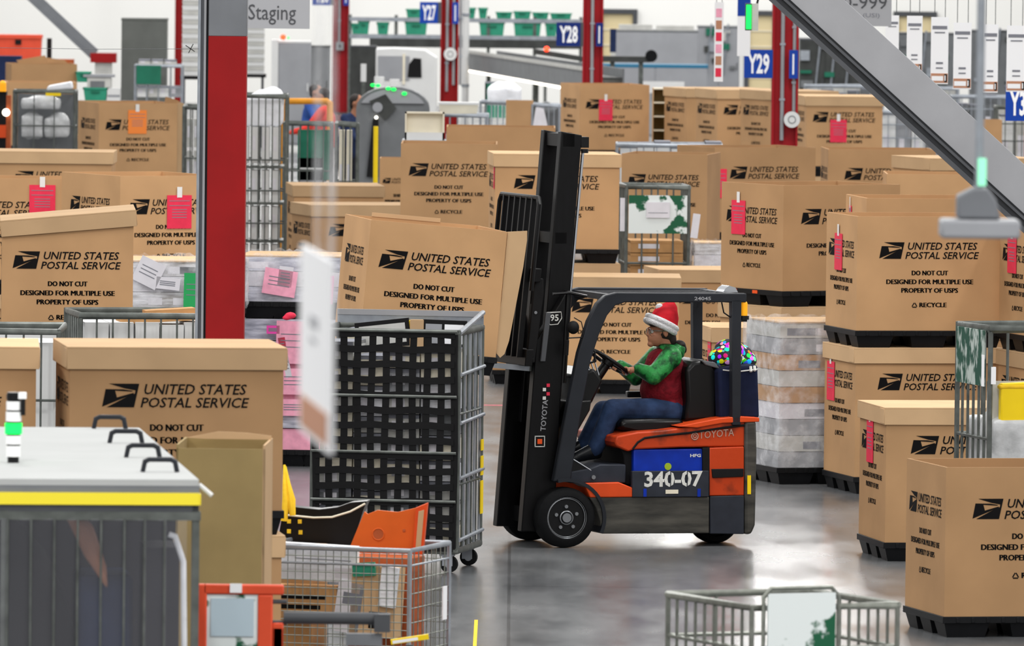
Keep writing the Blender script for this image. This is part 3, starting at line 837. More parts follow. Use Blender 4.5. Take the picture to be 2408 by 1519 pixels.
# decals
lu = (fk(1320, 309, 0.25) - fk(1264, 1000, 0.25)); lu.y = 0; lu.normalize()
rt = Vector((lu.z, 0, -lu.x))
mb = MB()
O = fk(1268, 1013, 0.138); mb.txt('TOYOTA', O + rt * 0.05, lu, -rt, 0.235, 0.042, 'steel_light', 0, 0.02)
mb.build('mast_lettering', mast)
mb = MB()
c = fk(1303, 748, 0.134)
pl = [(-0.055, 0.04), (0.055, 0.045), (0.06, 0.0), (0.03, -0.045), (-0.03, -0.05), (-0.06, -0.02)]
q = [c + Vector((x, 0, z)) for x, z in pl]
mb.tube(q, 0.0035, 'stencil', 4, closed=True)
mb.txt('95', c + Vector((-0.03, -0.003, -0.022)), Vector((1, 0, 0)), Vector((0, 0, 1)), 0.065, 0.05, 'stencil', 0, 0.02)
mb.build('number_badge', mast)
mb = MB()
c = fk(1269, 1038, 0.137)
for z in (0.036, -0.041): mb.box(c.x - 0.04, c.x + 0.04, 0.131, 0.137, c.z + z, c.z + z + 0.006, 'stencil')
for x in (-0.04, 0.034): mb.box(c.x + x, c.x + x + 0.006, 0.131, 0.137, c.z - 0.04, c.z + 0.04, 'stencil')
mb.cyl((c.x, 0.132, c.z), (c.x, 0.137, c.z), 0.026, 'orange_dot', n=4)
c = fk(1285, 918, 0.137)
for i in range(4): mb.box(c.x - 0.03 + (i % 2) * 0.03, c.x - 0.005 + (i % 2) * 0.03, 0.132, 0.137, c.z - 0.07 + i * 0.032, c.z - 0.045 + i * 0.032, 'tag_red' if i % 2 else 'stencil')
mb.build('warning_sticker', mast)
# load backrest, carriage, forks
pt = fk(1270, 466, 0.02); pb = fk(1232, 862, 0.02); ld = (pb - pt)
back = MB()
n = 8
def bk(w, t, du=0.0): return Vector((pt.x + ld.x * t + du, w, pt.z + ld.z * t))
back.tube([bk(0.02, 0.55), bk(0.02, 0.04), bk(0.06, 0.0), bk(0.94, 0.0), bk(0.98, 0.04), bk(0.98, 0.9)], 0.018, 'mast_black', 8)
back_o = back.build('load_backrest', fl)
for i in range(1, 7):
    w = 0.02 + 0.96 * i / 7
    MB().add([bk(w + a, t, d) for t in (0.0, 0.95) for a, d in ((-0.012, -0.02), (0.012, -0.02), (0.012, 0.02), (-0.012, 0.02))],
             [(0, 1, 5, 4), (1, 2, 6, 5), (2, 3, 7, 6), (3, 0, 4, 7), (3, 2, 1, 0), (4, 5, 6, 7)], 'mast_black').build('backrest_bar', back_o)
for t0, t1 in ((0.42, 0.50), (0.9, 1.0)):
    mb = MB()
    mb.add([bk(w, t, d) for t in (t0, t1) for w, d in ((0.06, 0.02), (0.94, 0.02), (0.94, 0.08), (0.06, 0.08))],
           [(0, 1, 5, 4), (1, 2, 6, 5), (2, 3, 7, 6), (3, 0, 4, 7), (3, 2, 1, 0), (4, 5, 6, 7)], 'mast_black')
    mb.build('carriage_bar', fl, bevel=0.005)
fw = (fk(940, 845, 0.3) - fk(1236, 872, 0.3)); fw.y = 0; fw.normalize()
for w in (0.26, 0.66):
    a = fk(1240, 872, w); up = Vector((-fw.z, 0, fw.x)) * -1
    if up.z < 0: up = -up
    mb = MB()
    L = 1.05
    vs = []
    for d, th in ((0.0, 0.04), (L * 0.8, 0.03), (L, 0.01)):
        for ww in (w - 0.05, w + 0.05):
            p = Vector((a.x, ww, a.z)) + fw * d
            vs += [p, p + up * th]
    fs = []
    for i in range(2):
        b = 4 * i
        fs += [(b, b + 4, b + 5, b + 1), (b + 2, b + 3, b + 7, b + 6), (b + 1, b + 5, b + 7, b + 3), (b, b + 2, b + 6, b + 4)]
    fs += [(0, 1, 3, 2), (8, 10, 11, 9)]
    mb.add(vs, fs, 'galv')
    mb.add([Vector((a.x + dx, ww, a.z + dz)) + lu * k for k in (0.0, 0.5) for dx, ww, dz in ((0, w - 0.05, 0), (0.045, w - 0.05, 0), (0.045, w + 0.05, 0), (0, w + 0.05, 0))],
           [(0, 1, 5, 4), (1, 2, 6, 5), (2, 3, 7, 6), (3, 0, 4, 7), (3, 2, 1, 0), (4, 5, 6, 7)], 'galv_dark')
    mb.build('fork', fl)
# head lamp
mb = MB(); c = fk(1348, 770, 0.04); mb.ell(c, (0.045, 0.045, 0.05), 'black_matte'); mb.tube([fk(1350, 747, 0.02), fk(1367, 757, 0.02), fk(1372, 778, 0.02), fk(1367, 792, 0.02)], 0.004, 'black'); mb.tube([fk(1335, 795, 0.04), fk(1372, 793, 0.04)], 0.005, 'black')
mb.tube([fk(1333, 800, 0.05), fk(1331, 835, 0.05)], 0.02, 'black_matte')
mb.build('head_lamp', fl)
# dash, steering
fpart('dashboard', [(1352, 884), (1398, 866), (1418, 896), (1392, 950), (1356, 962)], 0.2, 0.8, 'black', 0.02)
WC = fk(1430, 850, 0.5); WAX = Vector((0.55, 0, 0.835)); WA = Vector((0.835, 0, -0.55)); WB = Vector((0, 1, 0)); WR = 0.168
mb = MB(); mb.cyl(WC - WAX * 0.30 - Vector((0.02, 0, 0)), WC - WAX * 0.02, 0.045, 'black', 0.035, 14); mb.build('steering_column', fl)
sw = MB(); sw.torus(WC, WAX, WR, 0.0145, 'black', 36, 10)
sw.cyl(WC - WAX * 0.03, WC + WAX * 0.015, 0.05, 'black', n=18)
for k in range(3):
    a = radians(90 + 120 * k); sw.tube([WC, WC + (WA * cos(a) + WB * sin(a)) * WR], 0.012, 'chrome' if k == 0 else 'black', 6)
kp = WC + (WA * cos(2.6) + WB * sin(2.6)) * WR
sw.cyl(kp, kp + WAX * 0.06, 0.016, 'black')
sw.build('steering_wheel', fl)
for i, (x0, y0, x1, y1) in enumerate(((1392, 885, 1376, 832), (1400, 880, 1386, 842), (1408, 882, 1398, 848))):
    mb = MB(); a = fk(x0, y0, 0.3 + 0.05 * i); b = fk(x1, y1, 0.3 + 0.05 * i); mb.tube([a, b], 0.006, 'chrome'); mb.ell(b, 0.016, 'black'); mb.build('control_lever', fl)
mb = MB(); mb.tube([fk(1383, 855, 0.12), fk(1398, 850, 0.12), fk(1399, 828, 0.12), fk(1388, 815, 0.12), fk(1378, 822, 0.12)], 0.008, 'black', 8); mb.build('grab_handle', fl)
a = fk(1478, 935, 0.66); b = fk(1618, 920, 0.66); MB().box(a.x, b.x, 0.68, 0.74, a.z, b.z, 'black').build('armrest', fl, bevel=0.008)
# seat
seat = fpart('seat', [(1455, 995), (1470, 986), (1530, 984), (1606, 984), (1612, 1002), (1560, 1018), (1500, 1020), (1462, 1012)], 0.20, 0.80, 'black', 0.03)
fpart('seat_back', [(1612, 870), (1630, 850), (1655, 846), (1678, 854), (1690, 872), (1688, 990), (1608, 992), (1616, 940)], 0.22, 0.78, 'black', 0.03, seat)
fpart('seat_highlight', [(1650, 847), (1682, 852), (1694, 868), (1660, 858)], 0.19, 0.81, 'machine_mid', 0.008, seat)  # grey piece painted in as the highlight on the seat back

# ---------------------------------------------------------------- things riding on the truck
def loc_of(p): return FK0 + FU * p.x + FV * p.y + Vector((0, 0, p.z))
def on_truck(name, mb, anchor, label, cat, **kw):
    for i, v in enumerate(mb.v): mb.v[i] = Vector(v) - anchor
    o = mb.build(name, loc=loc_of(anchor), rot=PSI, **kw)
    return tag(o, label, cat)
mb = MB()
bp = fpoly([(1690, 868), (1720, 862), (1783, 857), (1787, 984), (1694, 986)], 0.12)
mb.prism(bp, 0.12, 0.88, 'navy_cloth')
bag = on_truck('tote_bag', mb, fk(1738, 985, 0.5), 'dark navy fabric bag strapped behind the forklift seat', 'bag', bevel=0.025, seg=3)
a = fk(1738, 985, 0.5)
mb = MB(); mb.tube([fk(1700, 870, 0.11) - a, fk(1735, 874, 0.105) - a, fk(1782, 868, 0.11) - a], 0.005, 'stencil'); mb.build('piping', bag)
mb = MB(); mb.tube([fk(1765, 862, 0.12) - a, fk(1766, 874, 0.10) - a], 0.012, 'stencil'); mb.tube([fk(1774, 861, 0.12) - a, fk(1775, 872, 0.10) - a], 0.012, 'stencil'); mb.build('toggle', bag)
mb = MB()
random.seed(3)
for x, y, w, r in ((1695, 842, 0.35, 0.10), (1715, 826, 0.4, 0.12), (1735, 838, 0.45, 0.12), (1752, 848, 0.4, 0.09), (1706, 850, 0.6, 0.10), (1728, 820, 0.55, 0.08), (1722, 846, 0.3, 0.08)):
    mb.ell(fk(x, y, w), (r, r * 1.1, r * 0.8), 'floral')
fb = on_truck('cloth_bundle', mb, fk(1724, 860, 0.45), 'black bundle with bright floral print lying on the navy bag', 'bundle', remesh=0.014)
# ---------------------------------------------------------------- people
def person_mesh(parts, anchor, name, loc, rz, voxel, parent=None):
    mb = MB()
    for p in parts:
        if p[0] == 'c': mb.cap(Vector(p[1]) - anchor, p[2], Vector(p[3]) - anchor, p[4], p[5])
        else: mb.ell(Vector(p[1]) - anchor, p[2], p[3], 16, 10, p[4] if len(p) > 4 else None)
    return mb.build(name, parent, loc=loc, rot=rz, remesh=voxel)

def driver():
    W0 = 0.47
    J = lambda x, y, w=0.47: fk(x, y, w)
    anc = J(1560, 985)
    loc = loc_of(anc)
    sk = 'skin'
    pel = J(1570, 955); mid = J(1562, 912); che = J(1562, 866); nek = J(1566, 815); hd = J(1553, 779)
    # wheel grips
    def rim(ph): return WC + (WA * cos(ph) - WB * sin(ph)) * WR
    hn = rim(radians(38)); hf = rim(radians(-62))
    shn = Vector(J(1580, 843, W0 - 0.17)); eln = Vector(J(1538, 884, W0 - 0.21)); 
    shf = Vector((shn.x, W0 + 0.17, shn.z)); elf = Vector((eln.x + 0.0, W0 + 0.22, eln.z - 0.03))
    wrn = hn + Vector((0.075, -0.02, 0.02)); wrf = hf + Vector((0.075, 0.03, 0.0))
    hpn = Vector((pel.x, W0 - 0.10, pel.z - 0.03)); hpf = Vector((pel.x, W0 + 0.10, pel.z - 0.03))
    knn = J(1440, 962, W0 - 0.13); ann = J(1398, 1052, W0 - 0.12); ton = J(1352, 1076, W0 - 0.13)
    knf = J(1418, 966, W0 + 0.14); anf = J(1374, 1040, W0 + 0.13); tof = J(1334, 1062, W0 + 0.14)
    E = lambda c, r, m, rot=None: ('e', c, r, m, rot)
    tilt = Matrix.Rotation(radians(-8), 3, 'Y')
    body = [E(pel, (0.14, 0.16, 0.12), sk), ('c', pel, 0.13, mid, 0.13, sk), ('c', mid, 0.13, che, 0.13, sk), E(che, (0.12, 0.17, 0.13), sk),
            ('c', che, 0.09, nek, 0.055, sk), ('c', nek, 0.055, hd - Vector((-0.02, 0, 0.05)), 0.055, sk),
            E(hd + Vector((0.02, 0, 0.025)), (0.098, 0.076, 0.105), sk), E(hd + Vector((-0.035, 0, -0.045)), (0.065, 0.058, 0.07), sk),
            E(hd + Vector((-0.088, 0, -0.012)), (0.022, 0.016, 0.030), sk), E(hd + Vector((-0.101, 0, -0.026)), (0.014, 0.014, 0.012), sk),   # nose
            E(hd + Vector((-0.080, 0, 0.022)), (0.022, 0.045, 0.012), sk),    # brow
            E(hd + Vector((-0.088, 0, -0.058)), (0.014, 0.024, 0.008), sk), E(hd + Vector((-0.085, 0, -0.072)), (0.013, 0.022, 0.008), sk),
            E(hd + Vector((-0.076, 0, -0.096)), (0.026, 0.028, 0.022), sk),   # chin
            E(hd + Vector((0.018, -0.076, -0.01)), (0.02, 0.010, 0.032), sk), E(hd + Vector((0.018, 0.076, -0.01)), (0.02, 0.010, 0.032), sk),
            ('c', shn, 0.055, eln, 0.045, sk), ('c', eln, 0.043, wrn, 0.027, sk), ('c', shf, 0.055, elf, 0.045, sk), ('c', elf, 0.043, wrf, 0.027, sk),
            ('c', che, 0.09, shn, 0.06, sk), ('c', che, 0.09, shf, 0.06, sk),
            ('c', hpn, 0.085, knn, 0.06, sk), ('c', knn, 0.056, ann, 0.038, sk), ('c', hpf, 0.085, knf, 0.06, sk), ('c', knf, 0.056, anf, 0.038, sk),
            ('c', ann, 0.036, ton, 0.028, sk), ('c', anf, 0.036, tof, 0.028, sk)]
    # hands closed on the rim
    for ph, wr, sg in ((radians(38), wrn, -1), (radians(-62), wrf, 1)):
        c = rim(ph); rad = (WA * cos(ph) - WB * sin(ph)); tan_ = (WA * -sin(ph) - WB * cos(ph))
        palm = c + rad * 0.018 + WAX * 0.024
        body.append(('c', wr, 0.026, palm, 0.024, sk))
        for i in range(4):
            off = tan_ * ((i - 1.5) * 0.021)
            k = (1.0, 1.08, 1.0, 0.85)[i]
            prev = None
            for a in (25, 75, 130, 185, 235):
                ar = radians(a * k if a > 100 else a)
                q = c + off + (rad * cos(ar) + WAX * sin(ar)) * 0.0255
                if prev is not None: body.append(('c', prev, 0.0088, q, 0.0082, sk))
                prev = q
            body.append(('c', palm + off * 0.8, 0.013, c + off + (rad * cos(0.4) + WAX * sin(0.4)) * 0.026, 0.010, sk))
        t0 = palm + tan_ * (0.03 * sg)
        body.append(('c', t0, 0.012, c + tan_ * (0.052 * sg) - rad * 0.02 + WAX * 0.012, 0.0095, sk))
        body.append(('c', c + tan_ * (0.052 * sg) - rad * 0.02 + WAX * 0.012, 0.0095, c + tan_ * (0.055 * sg) - rad * 0.028 - WAX * 0.012, 0.0085, sk))
    root = person_mesh(body, anc, 'person', loc, PSI, 0.0055)
    tag(root, 'person in red santa hat driving the forklift, hands on the steering wheel', 'person')
    P = lambda parts, name, vox: person_mesh(parts, anc, name, (0, 0, 0), 0, vox, root)
    # red vest
    v = 'vest_red'
    P([E(pel + Vector((0.0, 0, 0.0)), (0.172, 0.185, 0.13), v), ('c', pel, 0.155, mid + Vector((-0.01, 0, 0)), 0.172, v), E(mid + Vector((-0.012, 0, -0.02)), (0.175, 0.185, 0.15), v),
       ('c', mid, 0.168, che, 0.155, v), E(che + Vector((0, 0, -0.01)), (0.155, 0.185, 0.14), v), E(che + Vector((-0.01, 0, 0.06)), (0.125, 0.15, 0.10), v)], 'vest', 0.011)
    g = 'jacket_green'
    P([('c', shn + Vector((0, 0.02, 0.01)), 0.085, eln, 0.070, g), ('c', eln, 0.070, wrn + Vector((0.015, 0, 0)), 0.048, g),
       ('c', shf, 0.085, elf, 0.068, g), ('c', elf, 0.068, wrf + Vector((0.015, 0, 0)), 0.048, g),
       ('c', shn, 0.075, nek + Vector((0.02, -0.03, -0.045)), 0.07, g), ('c', shf, 0.075, nek + Vector((0.02, 0.03, -0.045)), 0.07, g),
       E(nek + Vector((0.035, 0, -0.03)), (0.115, 0.12, 0.05), g, Matrix.Rotation(radians(22), 3, 'Y')), E(nek + Vector((0.09, 0, -0.02)), (0.06, 0.10, 0.055), g)], 'jacket', 0.010)
    P([E(nek + Vector((0.105, 0, 0.015)), (0.045, 0.085, 0.035), 'hair'), E(nek + Vector((0.13, 0, -0.02)), (0.03, 0.07, 0.04), 'hair')], 'hood_lining', 0.010)
    j = 'jeans'
    P([E(pel + Vector((-0.01, 0, -0.045)), (0.16, 0.185, 0.10), j), ('c', hpn + Vector((0, 0, -0.005)), 0.105, knn, 0.078, j), ('c', knn, 0.078, knn.lerp(ann, 0.5) + Vector((0.008, 0, 0)), 0.074, j), ('c', knn.lerp(ann, 0.5) + Vector((0.008, 0, 0)), 0.074, ann + Vector((0.0, 0, -0.015)), 0.063, j),
       ('c', hpf + Vector((0, 0, -0.005)), 0.105, knf, 0.078, j), ('c', knf, 0.078, anf + Vector((0.0, 0, -0.015)), 0.063, j)], 'jeans', 0.010)
    for a, t in ((ann, ton), (anf, tof)):
        d = (t - a); n = d.normalized()
        P([('c', a + Vector((0.0, 0, -0.005)), 0.046, t, 0.038, 'boot'), ('c', a + Vector((0.01, 0, -0.015)), 0.048, a + Vector((0.01, 0, -0.035)), 0.050, 'boot'), ('c', a + Vector((0, 0, -0.03)), 0.048, t, 0.036, 'boot'),
           E(t + n * 0.015, (0.055, 0.045, 0.034), 'boot'), ('c', a + Vector((0.03, 0, -0.055)), 0.03, t + Vector((0.01, 0, -0.012)), 0.026, 'boot')], 'boot', 0.008)
    # hair under the hat
    P([E(hd + Vector((0.035, 0, 0.005)), (0.092, 0.082, 0.085), 'hair'), E(hd + Vector((-0.03, 0, 0.06)), (0.062, 0.074, 0.04), 'hair'), E(hd + Vector((0.085, 0, -0.06)), (0.04, 0.06, 0.06), 'hair')], 'hair', 0.009)
    # santa hat
    bc = hd + Vector((0.005, 0, 0.052)); ax = Vector((0.42, 0, 0.90)).normalized()
    rot = Vector((0, 0, 1)).rotation_difference(ax).to_matrix()
    hp = [bc + ax * 0.055, J(1571, 740), J(1577, 727), J(1579, 718), J(1569, 718), J(1558, 721)]
    hr = [0.098, 0.078, 0.054, 0.034, 0.028, 0.022]
    h = 'hat_red'
    parts = [('c', hp[i], hr[i], hp[i + 1], hr[i + 1], h) for i in range(5)] + [('c', J(1581, 748), 0.05, J(1583, 720), 0.024, h), ('c', J(1577, 764), 0.055, J(1581, 748), 0.05, h)]
    hat = P(parts, 'santa_hat', 0.009)
    mb = MB(); pts = []
    u1 = rot @ Vector((1, 0, 0)); u2 = Vector((0, 1, 0))
    for i in range(28):
        a = 2 * pi * i / 28; pts.append(bc - anc + u1 * (0.118 * cos(a)) + u2 * (0.102 * sin(a)))
    for k in (-0.016, 0.016): mb.tube([p + ax * k for p in pts], 0.024, 'fur_white', 10, closed=True)
    mb.build('fur_trim', hat)
    MB().ell(J(1551, 723) - anc, 0.031, 'fur_white').build('pompom', hat)
    # glasses and eyes
    mb = MB()
    for s in (-1, 1):
        c = hd - anc + Vector((-0.094, 0.033 * s, 0.002)); mb.torus(c, (1, 0, 0), 0.021, 0.003, 'chrome', 18, 5)
        mb.tube([c + Vector((0, 0.021 * s, 0.004)), c + Vector((0.02, 0.045 * s, 0.006)), c + Vector((0.11, 0.05 * s, 0.004))], 0.0032, 'chrome')
    mb.tube([hd - anc + Vector((-0.096, -0.013, 0.004)), hd - anc + Vector((-0.096, 0.013, 0.004))], 0.003, 'chrome')
    mb.build('glasses', root)
    for s in (-1, 1):
        MB().ell(hd - anc + Vector((-0.078, 0.031 * s, 0.0)), 0.013, 'fur_white').ell(hd - anc + Vector((-0.087, 0.031 * s, 0.0)), (0.006, 0.006, 0.006), 'hair').build('eye', root)
driver()

def worker(px, pyt, S, face, shirt, label, arms=((0.25, -0.25), (0.3, -0.2)), hairm='hair', bend=0.0, height=None):
    """standing worker: head top seen at (px,pyt)"""
    top = at(px, pyt, S); Ht = height or top.z
    k = Ht / 1.72
    loc = Vector((top.x, top.y, 0)); sk = 'skin'
    V = lambda x, y, z: Vector((x * k, y * k, z * k))
    # local: faces +x
    b = bend
    hip = V(0, 0, 0.92); ch = V(0.02 + 0.3 * b, 0, 1.27 - 0.06 * b); nk = V(0.04 + 0.45 * b, 0, 1.46 - 0.1 * b); hd = V(0.06 + 0.52 * b, 0, 1.60 - 0.12 * b)
    E = lambda c, r, m: ('e', c, tuple(q * k for q in r), m)
    Cc = lambda a, r, c, q, m: ('c', a, r * k, c, q * k, m)
    def limbs(m, gr, hands=True):
        out = []
        for s, (fx, dz) in zip((-1, 1), arms):
            sh = ch + V(0, 0.19 * s, 0.11); el = sh + V(0.10 + fx * 0.3, 0.05 * s, -0.26); wr = el + V(0.22 * (fx / 0.25), -0.03 * s, dz * 0.35)
            out += [Cc(sh, 0.05 * gr, el, 0.042 * gr, m), Cc(el, 0.042 * gr, wr, 0.032 * gr, m)]
            if hands:
                out += [Cc(wr, 0.03, wr + V(0.06, 0, -0.01), 0.026, m)]
                for i in range(4): out.append(Cc(wr + V(0.06, (i - 1.5) * 0.018, -0.01), 0.009, wr + V(0.12 - 0.01 * abs(i - 1), (i - 1.5) * 0.018, -0.035), 0.008, m))
                out.append(Cc(wr + V(0.03, -0.03 * s, 0), 0.011, wr + V(0.08, -0.05 * s, 0.0), 0.009, m))
        return out
    legs = lambda m, g: [x for s in (-1, 1) for x in (Cc(hip + V(0, 0.09 * s, -0.02), 0.085 * g, V(0.03, 0.10 * s, 0.49), 0.058 * g, m), Cc(V(0.03, 0.10 * s, 0.49), 0.056 * g, V(0, 0.11 * s, 0.09), 0.04 * g, m))]
    body = [Cc(hip, 0.13, ch, 0.13, sk), E(ch, (0.11, 0.18, 0.15), sk), Cc(ch, 0.08, nk, 0.055, sk), Cc(nk, 0.052, hd, 0.05, sk), E(hd + V(0.0, 0, 0.02), (0.098, 0.077, 0.105), sk),
            E(hd + V(0.04, 0, -0.05), (0.06, 0.055, 0.065), sk), E(hd + V(0.098, 0, -0.005), (0.02, 0.015, 0.025), sk), E(hd + V(0.0, 0.078, 0), (0.02, 0.01, 0.03), sk), E(hd + V(0.0, -0.078, 0), (0.02, 0.01, 0.03), sk),
            E(hd + V(0.085, 0, -0.05), (0.015, 0.022, 0.008), sk)] + limbs(sk, 1.0) + legs(sk, 0.9)
    body += [x for s in (-1, 1) for x in (Cc(V(0, 0.11 * s, 0.06), 0.04, V(0.14, 0.12 * s, 0.035), 0.03, sk),)]
    Z = Vector((0, 0, 0))
    root = person_mesh(body, Z, 'person', loc, face, 0.011)
    tag(root, label, 'person')
    person_mesh([Cc(hip + V(0, 0, 0.0), 0.155, ch, 0.155, shirt), E(ch, (0.13, 0.2, 0.17), shirt), E(ch + V(0, 0, 0.1), (0.09, 0.15, 0.09), shirt)] + limbs(shirt, 1.3, False), Z, 'shirt', (0, 0, 0), 0, 0.014, root)
    person_mesh([Cc(hip + V(0, 0.05, 0), 0.14, hip + V(0, -0.05, -0.02), 0.14, 'trouser')] + legs('trouser', 1.25), Z, 'trousers', (0, 0, 0), 0, 0.014, root)
    person_mesh([E(hd + V(-0.02, 0, 0.045), (0.098, 0.086, 0.088), hairm), E(hd + V(-0.06, 0, -0.02), (0.05, 0.072, 0.07), hairm)], Z, 'hair', (0, 0, 0), 0, 0.012, root)
    for s in (-1, 1): person_mesh([Cc(V(0, 0.11 * s, 0.055), 0.05, V(0.14, 0.12 * s, 0.04), 0.04, 'boot')], Z, 'shoe', (0, 0, 0), 0, 0.012, root)
    for s in (-1, 1): MB().ell(hd + V(0.088, 0.03 * s, 0.012), 0.012 * k, 'hair').build('eye', root)
    return root
worker(728, 197, 152, radians(-20), 'shirt_blue', 'person in blue shirt facing right by the orange frame', bend=0.10)
worker(768, 207, 157, radians(165), 'shirt_red', 'person in red top facing left behind the orange frame')
worker(816, 218, 163, radians(-30), 'shirt_navy', 'person in dark navy top beside the sorting machine with green lamps', bend=0.2)
# ---------------------------------------------------------------- wire containers
def caster(root, x, y, r=0.07, h=None):
    h = h or 2 * r + 0.03
    o = MB().box(x - 0.05, x + 0.05, y - 0.045, y + 0.045, h - 0.02, h, 'galv').box(x - 0.03, x + 0.045, y - 0.038, y - 0.03, r * 0.8, h - 0.02, 'galv').box(x - 0.03, x + 0.045, y + 0.03, y + 0.038, r * 0.8, h - 0.02, 'galv').build('caster', root)
    MB().cyl((x + 0.015, y - 0.026, r), (x + 0.015, y + 0.026, r), r, 'rubber', n=20).cyl((x + 0.015, y - 0.03, r), (x + 0.015, y + 0.03, r), r * 0.45, 'galv', n=14).build('wheel', o)

def cage(label, px, py, S, W, D, yaw, nx=8, ny=6, rows=(0.35, 0.68), m='galv_dark', cat='wire container', name='wire_container', liner=None, placard=None,
         side='L', front=True, top_only=0.0, base=0.17, rb=0.008, Hc=None, sidefrac=1.0, rf=0.018):
    """open wire container; (px,py) is where its front left top corner is seen"""
    c = at(px, py, S); rz = radians(yaw); H = Hc or c.z; z0 = c.z - H
    root = thing(name, (c.x, c.y, z0), rz, label, cat)
    # frame
    f = MB(); r = rf
    for x in (0, W):
        for y in (0, D): f.tube([(x, y, base), (x, y, H)], r, m, 8)
    for z in (base, H - r):
        f.tube([(0, 0, z), (W, 0, z), (W, D, z), (0, D, z)], r, m, 8, closed=True)
    f.box(0.0, W, 0.0, D, base - 0.02, base + 0.01, 'galv_dark')
    f.build('frame', root)
    def panel(nm, a, b, n, hrows):
        p = MB(); a = Vector(a); b = Vector(b)
        for i in range(1, n):
            q = a.lerp(b, i / n); p.tube([q + Vector((0, 0, base)), q + Vector((0, 0, H))], rb, m, 5)
        for h in hrows: p.tube([a + Vector((0, 0, base + (H - base) * h)), b + Vector((0, 0, base + (H - base) * h))], rb * 1.3, m, 5)
        p.build(nm, root)
    if front: panel('front_panel', (0, 0, 0), (W, 0, 0), nx, rows)
    panel('back_panel', (0, D, 0), (W, D, 0), nx, rows)
    panel('side_panel', (0, 0, 0), (0, D, 0), ny, rows)
    panel('side_panel', (W, 0, 0), (W, D, 0), ny, rows)
    for x in (0.08, W - 0.08):
        for y in (0.08, D - 0.08): caster(root, x, y, (base - 0.03) / 2 * 0.95, base - 0.02)
    if liner:
        MB().box(0.02, W - 0.02, D - 0.03, D - 0.02, base + 0.03, H - 0.06, liner).build('back_liner', root)
    if placard:
        x0, x1, z0_, z1, mm, yy = placard
        p = MB(); p.box(x0, x1, yy - 0.02, yy - 0.008, z0_, z1, mm)
        p.build('placard', root)
    root['WDH'] = (W, D, H)
    return root, W, D, H, base

def inside(root, name, label, cat, grp, items, yaw_j=0.0):
    plain = name in ('mail_box', 'mail_tube')
    """separate things standing in a container; items are (x0,x1,y0,y1,z0,z1,material)"""
    rz = root.rotation_euler.z; M = Matrix.Rotation(rz, 3, 'Z')
    for x0, x1, y0, y1, z0, z1, m in items:
        c = Vector(((x0 + x1) / 2, (y0 + y1) / 2, z0)); w, d, h = (x1 - x0) / 2, (y1 - y0) / 2, z1 - z0
        mb = MB().box(-w, w, -d, d, 0, h, m)
        mb.box(-w * 0.7, w * 0.1, -d - 0.002, -d, h * 0.35, h * 0.75, 'paper')
        if not plain: mb.box(-w, w, -d - 0.003, d, h - 0.025, h + 0.002, 'ink_grey' if m != 'kraft' else 'kraft')
        o = mb.build(name, loc=root.location + M @ c, rot=rz + random.uniform(-yaw_j, yaw_j))
        tag(o, label, cat, grp)

# the black netted cage beside the forklift
NET = cage('tall wire cage closed by a black cargo net, left of the forklift', 738, 771, 327, 1.06, 0.95, -10, nx=2, ny=5, rows=(0.30, 0.62), m='galv_dark', front=False, base=0.16, name='rolling_cage', cat='cage')
root, W, D, H, B = NET
fr = MB()
for t in (0.225, 0.445, 0.70, 0.995): fr.tube([(0, -0.055, B + (H - B) * t), (W, -0.055, B + (H - B) * t)], 0.011, 'galv_dark', 8)
fr.build('net_bar', root)
sp_ = MB()
for i in range(5):
    y = D * (0.06 + 0.22 * i); sp_.box(W - 0.004, W + 0.006, y - 0.03, y + 0.03, B, H, 'galv')
for t in (0.05, 0.33, 0.58, 0.80): sp_.tube([(W + 0.02, 0, B + (H - B) * t), (W + 0.02, D, B + (H - B) * t + 0.02)], 0.014, 'galv', 8)
sp_.tube([(W + 0.005, 0, H - 0.02), (W + 0.005, D, H + 0.09)], 0.02, 'galv', 8)
sp_.build('side_gate', root)
MB().box(-0.01, W + 0.01, D - 0.01, D + 0.01, H - 0.22, H + 0.10, 'galv').box(-0.01, W + 0.01, D - 0.02, D - 0.01, H + 0.06, H + 0.10, 'steel_light').build('back_header', root)
ys_ = MB()
for z0_, z1 in ((0.38, 0.62), (0.66, 0.80), (0.84, 0.92)): ys_.box(W + 0.02, W + 0.028, D - 0.12, D - 0.03, z0_, z1, 'yellow')
ys_.build('yellow_tape', root)
net = MB(); random.seed(5)
x0n, x1n = 0.03, W - 0.02; z0n, z1n = B + 0.02, H - 0.03
nc, nr = 10, 14
for i in range(nc + 1):
    x = x0n + (x1n - x0n) * i / nc; w = 0.0255; wob = [0.006 * sin(k * 0.9 + i * 1.7) for k in range(9)]
    zt = z1n
    vs = []; fs = []
    for k in range(9):
        z = z0n + (zt - z0n) * k / 8
        for d in (-w, w): vs.append((x + d + wob[k], -0.028 - 0.012 * sin(pi * k / 8), z))
    for k in range(8): fs.append((2 * k, 2 * k + 1, 2 * k + 3, 2 * k + 2))
    net.add(vs, fs, 'black_matte')
for j in range(nr + 1):
    z = z0n + (z1n - z0n) * j / nr; w = 0.025; vs = []; fs = []
    xr = x1n
    for k in range(13):
        x = x0n + (xr - x0n) * k / 12
        for d in (-w, w): vs.append((x, -0.031 - 0.012 * sin(pi * j / nr), z + d + 0.006 * sin(k * 1.3 + j)))
    for k in range(12): fs.append((2 * k, 2 * k + 1, 2 * k + 3, 2 * k + 2))
    net.add(vs, fs, 'black_matte')
o = net.build('cargo_net', root, smooth=False)
sd = o.modifiers.new('Solidify', 'SOLIDIFY'); sd.thickness = 0.004
items = []; random.seed(8)
